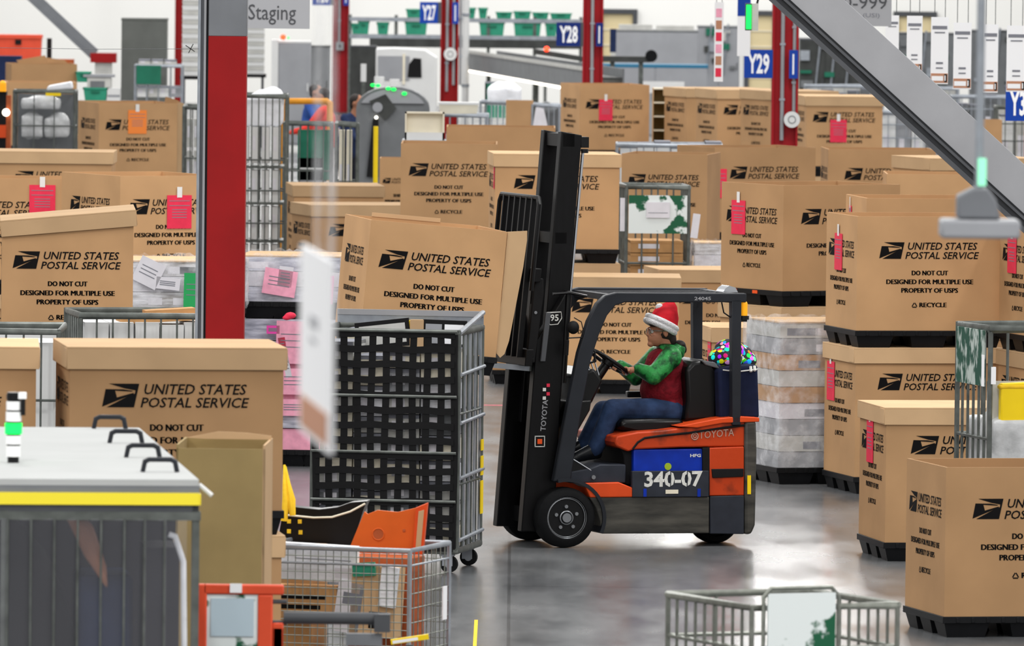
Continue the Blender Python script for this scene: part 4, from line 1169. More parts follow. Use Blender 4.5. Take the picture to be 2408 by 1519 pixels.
for col in range(4):
    x = 0.05 + col * 0.245; z = B + 0.02
    while z < H - 0.2:
        h = random.choice((0.12, 0.15, 0.18, 0.22)); h = min(h, H - 0.09 - z)
        items.append((x, x + 0.235, 0.0 + random.uniform(0, 0.03), 0.5, z, z + h - 0.008, random.choice(('white_dirty', 'poly_white', 'machine_grey', 'cream', 'machine_mid', 'kraft' if col == 3 else 'white_dirty'))))
        z += h
inside(root, 'mail_bundle', 'pale mail bundle stacked behind the black cargo net', 'mail', 'mail bundles in the netted cage', items)
items = [(0.12, 0.30, 0.62, 0.88, H - 0.32, H - 0.03, 'cream'), (0.32, 0.50, 0.62, 0.88, H - 0.32, H - 0.03, 'white'), (0.52, 0.70, 0.62, 0.88, H - 0.32, H - 0.04, 'cream'), (0.72, 0.88, 0.62, 0.88, H - 0.32, H - 0.03, 'white')]
inside(root, 'mail_tray', 'white mail tray along the back of the netted cage', 'tray', 'trays at the back of the netted cage', items)
M_ = Matrix.Rotation(root.rotation_euler.z, 3, 'Z')
def in_cage(name, mb, p, rot, label, cat):
    o = mb.build(name, loc=root.location + M_ @ Vector(p), rot=(rot[0], rot[1], rot[2] + root.rotation_euler.z)); tag(o, label, cat)
in_cage('mailing_envelope', MB().box(-0.16, 0.16, -0.02, 0.02, 0, 0.16, 'yellow'), (0.47, 0.56, H - 0.13), (0.1, -0.1, 0), 'yellow envelope sticking up out of the netted cage', 'envelope')
in_cage('flat_parcel', MB().box(-0.2, 0.2, -0.015, 0.015, 0, 0.2, 'black_matte').box(-0.17, 0.17, -0.018, -0.015, 0.03, 0.17, 'white_dirty'), (0.42, 0.53, H - 0.16), (0, -0.12, 0), 'black edged white parcel leaning on top in the netted cage', 'parcel')
in_cage('flat_parcel', MB().box(-0.16, 0.16, -0.015, 0.015, 0, 0.2, 'black_matte').box(-0.14, -0.02, -0.018, -0.015, 0.03, 0.17, 'machine_grey').box(0.0, 0.14, -0.018, -0.015, 0.03, 0.17, 'sign_white'), (0.86, 0.53, H - 0.15), (0, 0.02, 0), 'black parcel with two white labels in the netted cage', 'parcel')
in_cage('small_parcel', MB().box(-0.05, 0.05, -0.03, 0.03, 0, 0.2, 'card_light'), (0.66, 0.53, H - 0.15), (0, 0.0, 0), 'small tan parcel between the black parcels in the netted cage', 'parcel')

# containers at the left, lined with white boards
c1 = cage('wire container with white lining at the left frame edge', -275, 770, 331, 1.25, 0.95, 0, nx=10, ny=6, liner='white')
c2 = cage('wire container holding white brown-bottomed mail boxes, left of the red column', 190, 737, 312, 1.22, 0.98, 9, nx=10, ny=7, liner='white')
for cc, lab in ((c1, 'white board sheet filling the leftmost wire container'),):
    r_, W_c, D_c, H_c, B_c = cc
    items = [(0.05 + i * 0.39, 0.43 + i * 0.39, 0.10, 0.8, B_c + 0.02, H_c - 0.1 - 0.02 * (i % 2), 'white') for i in range(3)]
    inside(r_, 'mail_box', lab, 'mail box', 'white boxes in the leftmost container', items)
r_, W_c, D_c, H_c, B_c = c2
inside(r_, 'mail_box', 'tall white box in the container left of the red column', 'mail box', 'white boxes in the container by the column', [(0.04 + i * 0.19, 0.22 + i * 0.19, 0.06, 0.55, B_c + 0.02, H_c - 0.07, 'white') for i in range(2)])
for i in range(4):
    x = 0.52 + i * 0.187; rz = r_.rotation_euler.z
    mb = MB().box(-0.09, 0.09, -0.2, 0.2, 0, 1.18, 'card_olive').box(-0.09, 0.09, -0.2, 0.2, 1.18, H_c - B_c - 0.09 - 0.02 * (i % 2), 'white')
    tag(mb.build('mail_box', loc=r_.location + Matrix.Rotation(rz, 3, 'Z') @ Vector((x, 0.3, B_c + 0.02)), rot=rz), 'white box with olive lower half in the container by the column', 'mail box', 'two-tone boxes in the container by the column')
mb = MB().box(-0.30, 0.30, -0.15, 0.15, 0, 0.05, 'kraft').box(-0.1, 0.28, -0.12, 0.1, 0.05, 0.09, 'kraft'); 
o = mb.build('flat_carton', loc=r_.location + Matrix.Rotation(r_.rotation_euler.z, 3, 'Z') @ Vector((0.62, 0.3, H_c - 0.07)), rot=(0.0, -0.06, r_.rotation_euler.z)); tag(o, 'flattened brown carton on top of the two-tone mail boxes', 'carton')

# cart with worn green placard, centre right
c3 = cage('wire cart with a worn green placard behind the cab roof', 1474, 436, 230, 0.64, 0.8, 4, nx=4, ny=4, rows=(0.28, 0.52), placard=(0.02, 0.62, 1.34, 1.73, 'placard_green', -0.01), rb=0.01)
r_, W_c, D_c, H_c, B_c = c3
inside(r_, 'brown_parcel', 'brown wrapped bundle inside the green placard cart', 'parcel', 'brown bundles in the placard cart', [(0.05, 0.59, 0.06, 0.7, 0.75 + 0.13 * i, 0.87 + 0.13 * i, 'kraft') for i in range(4)] + [(0.05, 0.59, 0.06, 0.7, B_c + 0.02, 0.74, 'kraft')])
mb = MB().box(0, 0.24, -0.01, 0, 0, 0.16, 'paper').box(0.02, 0.22, -0.012, -0.01, 0.05, 0.055, 'ink_grey'); mb.build('white_notice', r_, loc=(0.20, -0.035, 1.50))
MB().box(-0.005, 0.07, -0.01, 0, 0, 0.25, 'paper').build('white_notice', r_, loc=(0.66, -0.01, 1.30), rot=(0, 0.12, 0))
MB().box(-0.06, 0.0, -0.01, 0, 0, 0.34, 'paper').build('white_notice', r_, loc=(-0.005, 0.01, 1.36))

# cart at right with yellow bag
c6 = cage('rolling cage with weathered green placard and yellow sack, at the right edge', 2330, 768, 338, 1.1, 0.80, 14, nx=6, ny=6, rows=(0.3, 0.55), rb=0.011, m='galv_dark', front=False, name='rolling_cage', cat='cage')
r_, W_c, D_c, H_c, B_c = c6
MB().box(-0.03, -0.018, 0.06, 0.74, H_c - 0.42, H_c - 0.03, 'placard_worn').box(-0.034, -0.03, 0.04, 0.10, H_c - 0.42, H_c - 0.2, 'sign_white').build('placard', r_)
MB().box(0.0, 0.03, -0.04, -0.02, H_c - 0.40, H_c - 0.28, 'sign_white').build('label_holder', r_)
def sack(name, label, root_, p, r, m, cat='sack'):
    random.seed(hash(label) % 1000 if False else len(label)); mb = MB()
    for k in range(9):
        mb.ell((random.uniform(-r[0] * .5, r[0] * .5), random.uniform(-r[1] * .5, r[1] * .5), random.uniform(r[2] * .4, r[2] * 1.2)), (r[0] * .6, r[1] * .6, r[2] * .6), m)
    mb.box(-r[0], r[0], -r[1], r[1], 0, r[2] * 1.3, m)
    o = mb.build(name, loc=root_.location + Matrix.Rotation(root_.rotation_euler.z, 3, 'Z') @ Vector(p), rot=root_.rotation_euler.z, remesh=0.035)
    return tag(o, label, cat)
sack('plastic_sack', 'puffy clear plastic sack in the right edge cage', r_, (0.45, 0.4, 0.80), (0.4, 0.36, 0.36), 'bag_clear')
MB().box(0, 0.6, 0, 0.02, 0, 0.75, 'white_dirty').build('board', loc=r_.location + Matrix.Rotation(r_.rotation_euler.z, 3, 'Z') @ Vector((0.03, 0.16, 0.78)), rot=r_.rotation_euler.z)
tag(bpy.data.objects['board'], 'white board standing in the right edge cage', 'board')
mb = MB().prism([(0, 0), (0.45, 0.05), (0.42, 0.34), (0.0, 0.32)], -0.02, 0.05, 'yellow'); mb.box(-0.01, 0.45, -0.025, 0.055, 0.28, 0.31, 'yellow_cloth')
o = mb.build('yellow_sack', loc=r_.location + Matrix.Rotation(r_.rotation_euler.z, 3, 'Z') @ Vector((0.10, 0.08, H_c - 0.72)), rot=r_.rotation_euler.z, bevel=0.012); tag(o, 'yellow plastic sack hanging in the right edge cage', 'sack')

# low blurred container at the bottom right
c7 = cage('empty wire container near the camera with a patchy green placard', 1768, 1424, 478, 0.80, 0.98, 24, nx=3, ny=9, rows=(0.3, 0.6, 0.83), rb=0.009, placard=(0.07, 0.44, 1.18, 1.52, 'placard_green', -0.02), m='wire', rf=0.013)
r_ = c7[0]
mb = MB(); mb.tube([(0.05, -0.03, 1.0), (0.05, -0.03, 1.50), (0.09, -0.03, 1.545), (0.42, -0.03, 1.545), (0.46, -0.03, 1.50), (0.46, -0.03, 1.0)], 0.011, 'wire', 8); mb.build('placard_hoop', r_)

# wire basket cart in front with parcels
bc_ = at(606, 1284, 396); BW, BD = 0.95, 0.78
bk_root = thing('basket_cart', (bc_.x, bc_.y, 0), radians(-17), 'wire mesh basket cart full of parcels, below the netted cage', 'cart')
Hb_ = bc_.z; zb_ = Hb_ - 0.95
f = MB()
for x in (0, BW):
    for y in (0, BD): f.tube([(x, y, 0.14), (x, y, Hb_)], 0.014, 'galv', 8)
for z in (zb_, Hb_): f.tube([(0, 0, z), (BW, 0, z), (BW, BD, z), (0, BD, z)], 0.011, 'galv', 8, closed=True)
f.tube([(0, 0, Hb_ - 0.09), (BW, 0, Hb_ - 0.09)], 0.007, 'galv'); f.tube([(BW, 0, Hb_ - 0.09), (BW, BD, Hb_ - 0.09)], 0.007, 'galv')
f.tube([(0, 0, 0.16), (BW, 0, 0.16), (BW, BD, 0.16), (0, BD, 0.16)], 0.016, 'galv_dark', 8, closed=True)
f.box(0, BW, 0, BD, zb_ - 0.01, zb_, 'galv_dark')
f.build('frame', bk_root)
def mesh_panel(a, b, pitch, r=0.0028):
    p = MB(); a = Vector(a); b = Vector(b); L = (b - a).length; n = int(L / pitch)
    for i in range(1, n): q = a.lerp(b, i / n); p.tube([q + Vector((0, 0, zb_)), q + Vector((0, 0, Hb_))], r, 'wire', 4)
    m_ = int((Hb_ - zb_) / pitch)
    for j in range(1, m_): z = zb_ + (Hb_ - zb_) * j / m_; p.tube([a + Vector((0, 0, z)), b + Vector((0, 0, z))], r, 'wire', 4)
    p.build('mesh_panel', bk_root)
mesh_panel((0, 0, 0), (BW, 0, 0), 0.047); mesh_panel((0, BD, 0), (BW, BD, 0), 0.09); mesh_panel((0, 0, 0), (0, BD, 0), 0.09); mesh_panel((BW, 0, 0), (BW, BD, 0), 0.085, 0.004)
mb = MB().box(BW + 0.015, BW + 0.022, 0.6, 0.68, Hb_ - 0.45, Hb_ - 0.25, 'sign_white'); mb.build('label_holder', bk_root)
for x in (0.08, BW - 0.08):
    for y in (0.08, BD - 0.08): caster(bk_root, x, y, 0.06, 0.15)
MB_R = Matrix.Rotation(radians(-17), 3, 'Z')
def basket(name, mb, p, rot, label, cat, **kw):
    o = mb.build(name, loc=bk_root.location + MB_R @ Vector(p), rot=(rot[0], rot[1], rot[2] + radians(-17)), **kw); return tag(o, label, cat)
zt_ = Hb_
basket('poly_mailer', MB().box(-0.24, 0.24, -0.02, 0.02, 0, 0.22, 'poly_white').box(-0.15, 0.2, -0.022, -0.02, 0.13, 0.135, 'ink_grey').box(-0.15, 0.05, -0.022, -0.02, 0.10, 0.105, 'ink_grey').box(0.1, 0.2, -0.022, -0.02, 0.03, 0.09, 'paper'), (0.36, 0.09, zt_ - 0.20), (0.1, 0.03, 0.02), 'white plastic mailer at the top of the basket cart', 'parcel', bevel=0.01)
basket('brown_parcel', MB().box(-0.20, 0.20, -0.07, 0.07, 0, 0.19, 'kraft').box(-0.15, 0.13, -0.072, -0.07, 0.11, 0.135, 'ink').box(-0.15, 0.10, -0.072, -0.07, 0.05, 0.075, 'ink'), (0.28, 0.12, zt_ - 0.42), (0, 0, 0), 'brown parcel with dark print under the white mailer', 'parcel', bevel=0.006)
basket('poly_mailer', MB().box(-0.08, 0.08, -0.02, 0.02, 0, 0.30, 'paper').box(-0.04, 0.06, -0.022, -0.02, 0.17, 0.24, 'ink_grey').box(0.06, 0.08, -0.022, -0.02, 0.02, 0.28, 'ink_grey'), (0.535, 0.06, zt_ - 0.50), (0, 0.14, 0), 'white envelope with black address marks in the middle of the basket', 'envelope')
basket('tan_parcel', MB().box(-0.14, 0.14, -0.08, 0.08, 0, 0.42, 'card_light').box(-0.02, 0.1, -0.082, -0.08, 0.05, 0.15, 'black_matte'), (0.70, 0.12, zt_ - 0.52), (0, 0.05, 0), 'tall light tan parcel on the right of the basket', 'parcel', bevel=0.006)
basket('poly_mailer', MB().box(-0.05, 0.05, -0.02, 0.02, 0, 0.24, 'poly_white'), (0.80, 0.03, zt_ - 0.34), (0, 0.1, 0), 'narrow white mailer leaning on the tall tan parcel', 'parcel')
basket('green_envelope', MB().box(-0.07, 0.07, -0.01, 0.01, 0, 0.08, 'tub_green'), (0.66, 0.03, zt_ - 0.16), (0, -0.08, 0), 'small green envelope in the basket cart', 'envelope')
basket('grey_parcel', MB().box(-0.22, 0.22, -0.1, 0.1, 0, 0.30, 'white_dirty').box(-0.1, 0.2, -0.102, -0.1, 0.1, 0.2, 'black_matte'), (0.30, 0.13, zb_ + 0.03), (0, 0, 0), 'grey parcel at the bottom left of the basket', 'parcel', bevel=0.01)
basket('brown_parcel', MB().box(-0.2, 0.2, -0.12, 0.12, 0, 0.88, 'rust'), (0.68, 0.40, zb_ + 0.01), (0, 0, 0), 'reddish brown parcel deep in the right of the basket', 'parcel', bevel=0.006)
basket('brown_parcel', MB().box(-0.12, 0.12, -0.15, 0.15, 0, 0.93, 'kraft'), (0.14, 0.40, zb_ + 0.01), (0, 0, 0), 'tall brown parcel at the left back of the basket', 'parcel', bevel=0.006)
# orange and black bent tote parts lying on the basket
om = MB()
poly = [(0.0, 0.0), (0.455, 0.0), (0.48, 0.31), (0.40, 0.275), (0.30, 0.25), (0.18, 0.26), (0.12, 0.235), (0.10, 0.25)]
om.prism(poly, 0, 0.02, 'plastic_orange'); 
om.torus((0.185, -0.002, 0.115), (0, 1, 0), 0.035, 0.004, 'plastic_orange', 24, 6); om.cyl((0.185, 0.001, 0.115), (0.185, -0.002, 0.115), 0.033, 'rust', n=20)
om.cyl((0.34, 0.001, 0.14), (0.34, -0.003, 0.14), 0.012, 'rust', n=4)
om.prism([(0.40, 0.0), (0.46, 0.0), (0.485, 0.31), (0.415, 0.28)], -0.05, 0.01, 'fork_orange_bright')
om.prism([(0.415, 0.03), (0.447, 0.03), (0.465, 0.27), (0.432, 0.26)], -0.053, -0.05, 'card_light')
op = at(817, 1300, 393.5)
oo = om.build('orange_shell', loc=op, rot=radians(-6), bevel=0.006); tag(oo, 'bent orange plastic shell with a round recess, lying on the basket', 'plastic shell')
bm = MB()
poly = [(0, 0.02), (0.03, 0.20), (0.03, 0.25), (0.12, 0.235), (0.25, 0.225), (0.36, 0.24), (0.44, 0.27), (0.54, 0.28), (0.52, 0.23), (0.45, 0.0)]
bm.prism(poly, 0, 0.16, 'black'); bm.tube([(0.03, -0.005, 0.19), (0.22, -0.005, 0.175), (0.33, -0.005, 0.18), (0.44, -0.005, 0.215), (0.53, -0.005, 0.265)], 0.007, 'cream', 6)
for x, z in ((0.07, 0.15), (0.135, 0.15), (0.07, 0.09), (0.14, 0.085), (0.07, 0.03)): bm.box(x - 0.012, x + 0.012, -0.003, 0.001, z - 0.013, z + 0.013, 'yellow_cloth')
tp = at(652, 1284, 392)
o = bm.build('black_tote', loc=tp, rot=radians(-6), bevel=0.008); tag(o, 'black plastic tote with a curved rim beside the orange shell', 'tote')
ya = at(666, 1212, 394); ym = MB()
def yq(x, y, d=0.0): q = at(x, y, 394) - ya; return (q.x, q.y + d, q.z)
ym.tube([yq(668, 1096, 0.1), yq(669, 1140, 0.05), yq(672, 1180), yq(668, 1225)], [0.008, 0.014, 0.022, 0.022], 'yellow_cloth', 8)
ym.tube([yq(670, 1100, 0.1), yq(678, 1140, 0.05), yq(686, 1176), yq(688, 1212)], [0.008, 0.014, 0.024, 0.02], 'yellow_cloth', 8)
o = ym.build('yellow_strap', loc=ya); tag(o, 'yellow cloth strap hanging beside the lidded carton, over the black tote', 'strap')

# cardboard bin in front, olive faced
bp_ = at(420, 1045, 446)
b_root = thing('cardboard_bin', (bp_.x + 0.235, bp_.y + 0.35, 0.9), radians(-2), 'open olive tan cardboard bin right of the white machine', 'bin')
bz = bp_.z - 0.9; mb = MB(); t = 0.012
mb.box(-0.235, 0.235, -0.35, -0.35 + t, 0, bz - 0.02, 'card_olive').box(-0.235, 0.235, 0.35 - t, 0.35, 0, bz, 'card_olive').box(-0.235, -0.235 + t, -0.35, 0.35, 0, bz, 'card_olive').box(0.235 - t, 0.235, -0.35, 0.35, 0, bz, 'card_light').box(-0.235, 0.235, -0.35, 0.35, 0, 0.02, 'card_olive')
mb.build('bin_sleeve', b_root)
MB().prism([(-0.12, 0), (0.235, 0), (0.235, 0.02), (0.1, 0.035), (-0.05, 0.04), (-0.22, 0.005)], 0.2, 0.21, 'card_light').build('top_flap', b_root, loc=(0, 0, bz))
st_ = thing('steel_stand', (bp_.x + 0.235, bp_.y + 0.35, 0), radians(-2), 'grey steel stand under the olive cardboard bin', 'stand')
MB().box(-0.25, 0.25, -0.36, 0.36, 0.86, 0.9, 'steel_grey').build('stand_top', st_)
for x in (-0.22, 0.22):
    for y in (-0.32, 0.32): MB().box(x - 0.02, x + 0.02, y - 0.02, y + 0.02, 0, 0.86, 'steel_grey').build('leg', st_)

# orange trolley with placard
tr = at(487, 1374, 470)
t_root = thing('orange_trolley', (tr.x, tr.y, 0), 0, 'orange framed trolley with worn green placard, below the cardboard bin', 'trolley')
zt = tr.z; k = 1 / 470
mb = MB(); mb.box(-0.02, 0.385, 0, 0.06, zt - 0.05, zt, 'cart_orange').box(0.255, 0.33, 0, 0.06, 0.12, zt - 0.05, 'cart_orange').box(-0.06, 0.0, 0, 0.06, 0.12, zt, 'cart_orange').box(0.33, 0.385, 0.0, 0.06, zt - 0.32, zt - 0.19, 'cart_orange').box(0.33, 0.385, 0.0, 0.06, 0.12, zt - 0.21, 'cart_orange')
mb.box(-0.06, 0.385, 0, 0.9, 0.12, 0.2, 'cart_orange')
mb.build('trolley_frame', t_root, bevel=0.008)
MB().box(0.0, 0.255, 0.01, 0.03, zt - 0.9, zt - 0.05, 'placard_green').build('placard', t_root)
MB().box(0.02, 0.235, 0.004, 0.01, zt - 0.26, zt - 0.07, 'pale_blue').build('white_notice', t_root)
MB().box(0.115, 0.175, -0.012, 0.0, zt - 0.04, zt + 0.005, 'sign_white').build('tape_patch', t_root)
hb = MB()
for z in (0.085, 0.19): hb.tube([(0.32, 0.03, zt - z), (0.40, 0.03, zt - z)], 0.012, 'steel_dark', 8)
hb.tube([(0.385, 0.03, zt - 0.165), (0.86, 0.03, zt - 0.165)], 0.032, 'steel_dark', 10)
hb.box(0.84, 0.92, -0.02, 0.08, zt - 0.23, zt - 0.14, 'steel_dark'); hb.box(0.70, 0.88, 0.0, 0.06, zt - 0.30, zt - 0.24, 'steel_grey')
hb.build('tow_bar', t_root)
for x in (0.0, 0.33):
    for y in (0.08, 0.8): caster(t_root, x, y, 0.05, 0.13)
yl = MB().box(0, 0.21, 0, 0.03, 0, 0.028, 'yellow').box(0.01, 0.15, -0.002, 0, 0.004, 0.02, 'sign_white')
p = at(920, 1516, 428); yr = thing('yellow_bar', p, 0, 'yellow and white marker bar low beside the basket cart', 'bar'); o = yl.build('marker', yr, rot=(0, radians(-9), 0)); MB().box(0.08, 0.12, 0.0, 0.03, -p.z, 0.0, 'steel_dark').build('post', yr)

# ---------------------------------------------------------------- white machine with clear curtains
mc = at(468, 1127, 500); mrz = radians(5.8); ML, MW = 4.35, 1.9
mr = thing('packing_machine', (mc.x, mc.y, 0), mrz, 'white roofed machine with yellow stripe and clear plastic curtain, near the camera', 'machine')
zt = mc.z
MB().box(-MW, 0, 0, ML, zt - 0.035, zt, 'top_grey').build('roof', mr, bevel=0.004)
MB().box(-MW, 0.002, -0.002, ML, zt - 0.07, zt - 0.035, 'steel_grey').build('roof_edge', mr)
MB().box(-MW, 0.0, -0.012, 0.0, zt - 0.122, zt - 0.065, 'yellow_stripe').box(0.0, 0.01, 0, ML, zt - 0.122, zt - 0.07, 'yellow_stripe').build('yellow_stripe', mr)
mb = MB(); mb.box(-MW, 0.0, 0.0, 0.05, zt - 0.155, zt - 0.065, 'steel_dark').box(-MW, 0.01, -0.005, 0.05, zt - 0.195, zt - 0.155, 'galv_dark')
for x in (-MW, -0.93, -0.03):
    mb.box(x, x + 0.035, 0.0, 0.04, 0, zt - 0.15, 'galv_dark').box(x, x + 0.035, ML - 0.04, ML, 0, zt - 0.06, 'galv_dark')
mb.box(-0.03, 0.0, 0, ML, zt - 0.16, zt - 0.07, 'steel_dark').box(-MW, -MW + 0.03, 0, ML, zt - 0.16, zt - 0.07, 'steel_dark')
mb.box(-MW, 0, 0, ML, 0.1, 0.14, 'steel_dark'); mb.box(-MW + 0.02, -0.02, 1.45, 1.48, 0.14, zt - 0.08, 'indoor_dark'); mb.box(-MW, 0, ML - 0.02, ML, 0.14, zt - 0.07, 'indoor_dark')
mb.build('frame', mr)
for x in (-1.08, -0.97, -0.86, -0.75, -0.64, -0.53, -0.42, -0.31, -0.215, -0.12):
    MB().add([(x - 0.04 + 0.02 * (k % 2) * 0, -0.006 + 0.004 * (k % 2), z) for k, z in enumerate((0.15, 0.8, 1.4, zt - 0.19))] + [(x + 0.065, -0.004 - 0.003 * (k % 2), z) for k, z in enumerate((0.15, 0.8, 1.4, zt - 0.19))],
             [(i, i + 4, i + 5, i + 1) for i in range(3)], 'clear_sheet').build('curtain_strip', mr)
    MB().tube([(x - 0.04, -0.01, 0.15), (x - 0.04, -0.01, zt - 0.19)], 0.006, 'galv_dark', 5).build('strip_edge', mr)
mb = MB(); mb.ell((-0.98, 0.9, 1.0), (0.5, 0.45, 1.0), 'black_matte', 24, 14); mb.build('drum', mr)
mb = MB(); mb.box(-0.52, -0.26, 0.7, 1.2, 0.2, zt - 0.5, 'shirt_navy').prism([(-0.60, zt - 0.20), (-0.47, zt - 0.24), (-0.40, zt - 0.45), (-0.39, 1.62), (-0.50, 1.78)], 0.5, 0.7, 'skin'); mb.build('inner_housing', mr, bevel=0.05)
mb = MB(); mb.box(-0.22, -0.06, 0.4, 0.9, 0.2, zt - 0.35, 'indoor_dark').tube([(-0.13, 0.15, zt - 0.27), (-0.10, 0.15, zt - 0.28), (-0.06, 0.15, zt - 0.40), (-0.05, 0.15, 1.3)], 0.014, 'poly_white', 8); mb.build('film_hose', mr)
for i, (hx, hy) in enumerate(((258, 1008), (296, 1042), (336, 1076), (376, 1110))):
    # handle on the roof plane
    d = ray(hx, hy); t = (zt - HC) / d.z; w = Vector((0, 0, HC)) + d * t
    q = Matrix.Rotation(-mrz, 3, 'Z') @ (w - Vector((mc.x, mc.y, 0)))
    hm = MB(); hw = 0.082
    hm.tube([(q.x - hw, q.y, zt), (q.x - hw + 0.01, q.y, zt + 0.05), (q.x - hw + 0.03, q.y, zt + 0.06), (q.x + hw - 0.03, q.y, zt + 0.06), (q.x + hw - 0.01, q.y, zt + 0.05), (q.x + hw, q.y, zt)], 0.012, 'guard_grey', 8)
    hm.build('handle', mr)
d = ray(31, 1088); t = (zt - HC) / d.z; w = Vector((0, 0, HC)) + d * t
q = Matrix.Rotation(-mrz, 3, 'Z') @ (w - Vector((mc.x, mc.y, 0)))
tw = MB(); z = zt; tw.cyl((q.x, q.y, z), (q.x, q.y, z + 0.03), 0.028, 'black', n=18)
o = tw.build('signal_tower', mr)
z += 0.03
for k, (h, m, r) in enumerate(((0.06, 'white_gloss', 0.036), (0.05, 'white_gloss', 0.038), (0.06, 'lamp_green', 0.042), (0.055, 'white_gloss', 0.038), (0.05, 'white_gloss', 0.036), (0.035, 'black', 0.036))):
    MB().cyl((q.x, q.y, z), (q.x, q.y, z + h - 0.008), r, m, n=20).build('lamp_segment', o)
    MB().cyl((q.x, q.y, z + h - 0.008), (q.x, q.y, z + h), r * 0.9, 'black', n=20).build('spacer', o)
    z += h
MB().box(q.x + 0.02, q.x + 0.06, q.y - 0.03, q.y + 0.03, z - 0.03, z + 0.0, 'white_gloss').box(q.x + 0.035, q.x + 0.055, q.y - 0.03, q.y + 0.03, z - 0.11, z - 0.03, 'black').build('buzzer', o)
a = at(468, 1140, 499); q = Matrix.Rotation(-mrz, 3, 'Z') @ (a - Vector((mc.x, mc.y, 0)))
MB().tube([q, q + Vector((0.06, -0.02, -0.05))], 0.012, 'white', 8).build('hinge_arm', mr)
# ---------------------------------------------------------------- columns, signs, braces
def column(label, px0, px1, S, m, sign=None, conduits=(), boxes=(), disc=None, grey_above=None):
    a = at(px0, 300, S); b = at(px1, 300, S); w = b.x - a.x; cx = (a.x + b.x) / 2; Y = a.y
    root = thing('steel_column', (cx, Y, 0), 0, label, 'column')
    top = 7.0; fl_ = 0.02; h = w / 2
    zg = at((px0 + px1) / 2, grey_above, S).z if grey_above else top
    def hb(z0, z1, mm):
        return MB().box(-h, -h + fl_ * 1.5, 0, w, z0, z1, mm).box(h - fl_ * 1.5, h, 0, w, z0, z1, mm).box(-h + fl_ * 1.5, h - fl_ * 1.5, w * 0.25, w * 0.25 + fl_, z0, z1, mm)
    hb(0.0, zg, m).build('shaft', root, bevel=0.004)
    if grey_above: hb(zg, top, 'steel_grey').build('shaft_top', root)
    MB().box(-h - 0.06, h + 0.06, -0.06, w + 0.06, 0, 0.025, 'steel_dark').build('base_plate', root)
    for (px, pyb) in conduits:
        p = at(px, pyb, S); mb = MB(); mb.cyl((p.x - cx, w * 0.25 - 0.035, p.z), (p.x - cx, w * 0.25 - 0.035, top), 0.026, 'steel_light', n=10)
        for z in (p.z + 0.5, p.z + 1.2, p.z + 2.0): mb.box(p.x - cx - 0.034, p.x - cx + 0.034, w * 0.25 - 0.064, w * 0.25, z, z + 0.03, 'galv')
        mb.build('conduit', root)
    for (x0, x1, y0, y1) in boxes:
        p = at(x0, y1, S); q = at(x1, y0, S)
        MB().box(p.x - cx, q.x - cx, -0.04, w * 0.25, p.z, q.z, 'steel_light').box((p.x + q.x) / 2 - cx - 0.02, (p.x + q.x) / 2 - cx + 0.02, -0.044, -0.04, (p.z + q.z) / 2 - 0.03, (p.z + q.z) / 2 + 0.03, 'steel_dark').build('outlet_box', root, bevel=0.006)
    if disc:
        p = at(disc[0], disc[1], S); MB().cyl((p.x - cx, -0.01, p.z), (p.x - cx, -0.07, p.z), disc[2] / S, 'white', n=28).torus((p.x - cx, -0.072, p.z), (0, 1, 0), disc[2] / S * 0.45, 0.006, 'steel_grey', 20, 5).cyl((p.x - cx, 0.0, p.z), (p.x - cx, w * 0.25, p.z), 0.03, 'steel_grey').build('round_bell', root)
    if sign:
        x0, x1, y0, y1, txt, mm = sign
        p = at(x0, y1, S); q = at(x1, y0, S); W_, H_ = q.x - p.x, q.z - p.z
        mb = MB().box(p.x - cx, q.x - cx, -0.02, -0.005, p.z, q.z, mm)
        mb.txt(txt, (p.x - cx + W_ * 0.13, -0.0225, p.z + H_ * 0.14), (1, 0, 0), (0, 0, 1), W_ * 0.76, H_ * 0.72, 'sign_white', 0, 0.03)
        mb.build('number_sign', root)
        MB().box(p.x - cx + W_ - 0.02, -h + 0.01, -0.004, 0.01, p.z, q.z, 'steel_dark').build('sign_bracket', root)
        xx = h * 0.35
        MB().box(xx - 0.012, xx + 0.10, -0.06, -0.045, p.z, q.z, mm).box(xx + 0.03, xx + 0.05, -0.063, -0.06, p.z + 0.05, q.z - 0.05, 'sign_white').build('edge_sign', root)
    return root
column('red steel column with blue Y 28 sign and outlet box', 1368, 1416, 152, 'col_dark_red', (1308, 1365, 53, 108, 'Y28', 'blue_dark_sign'), [(1391, 240)], [(1382, 1407, 236, 262)])
column('red steel column with blue Y 29 sign and round white bell', 1814, 1876, 186, 'col_dark_red', (1749, 1817, 117, 183, 'Y29', 'blue_sign'), [(1838, 330), (1867, 290)], [], (1862, 281, 19))
column('red steel column with blue Y 27 sign and grey conduits', 1034, 1076, 130, 'col_red', (987, 1030, 5, 55, 'Y27', 'blue_sign'), [(1050, 215), (1066, 200), (1082, 200)], [], (1059, 127, 15))
column('red steel column farthest along, with a clipped blue sign', 780, 818, 116, 'col_dark_red', (735, 778, -28, 12, 'Y26', 'blue_sign'), [(797, 108)], [(790, 808, 99, 118)])
r_ = column('red steel column outside the frame carrying the clipped blue Y sign', 2412, 2485, 221, 'col_dark_red', (2364, 2438, 202, 284, 'Y30', 'blue_sign'))
column('thin red column with a white band behind the dark cabinet', 409, 433, 116, 'col_red')
pc = at(532, 400, 350); w = 90 / 350
root = thing('steel_column', (pc.x, pc.y, 0), 0, 'large red and grey column standing nearest the camera', 'column')
zg = at(532, 85, 350).z
MB().box(-w / 2, w / 2, 0, w, 0, zg, 'col_red').build('shaft', root, bevel=0.004)
MB().box(-w / 2, w / 2, 0, w, zg, 6.5, 'steel_grey').build('shaft_top', root, bevel=0.004)
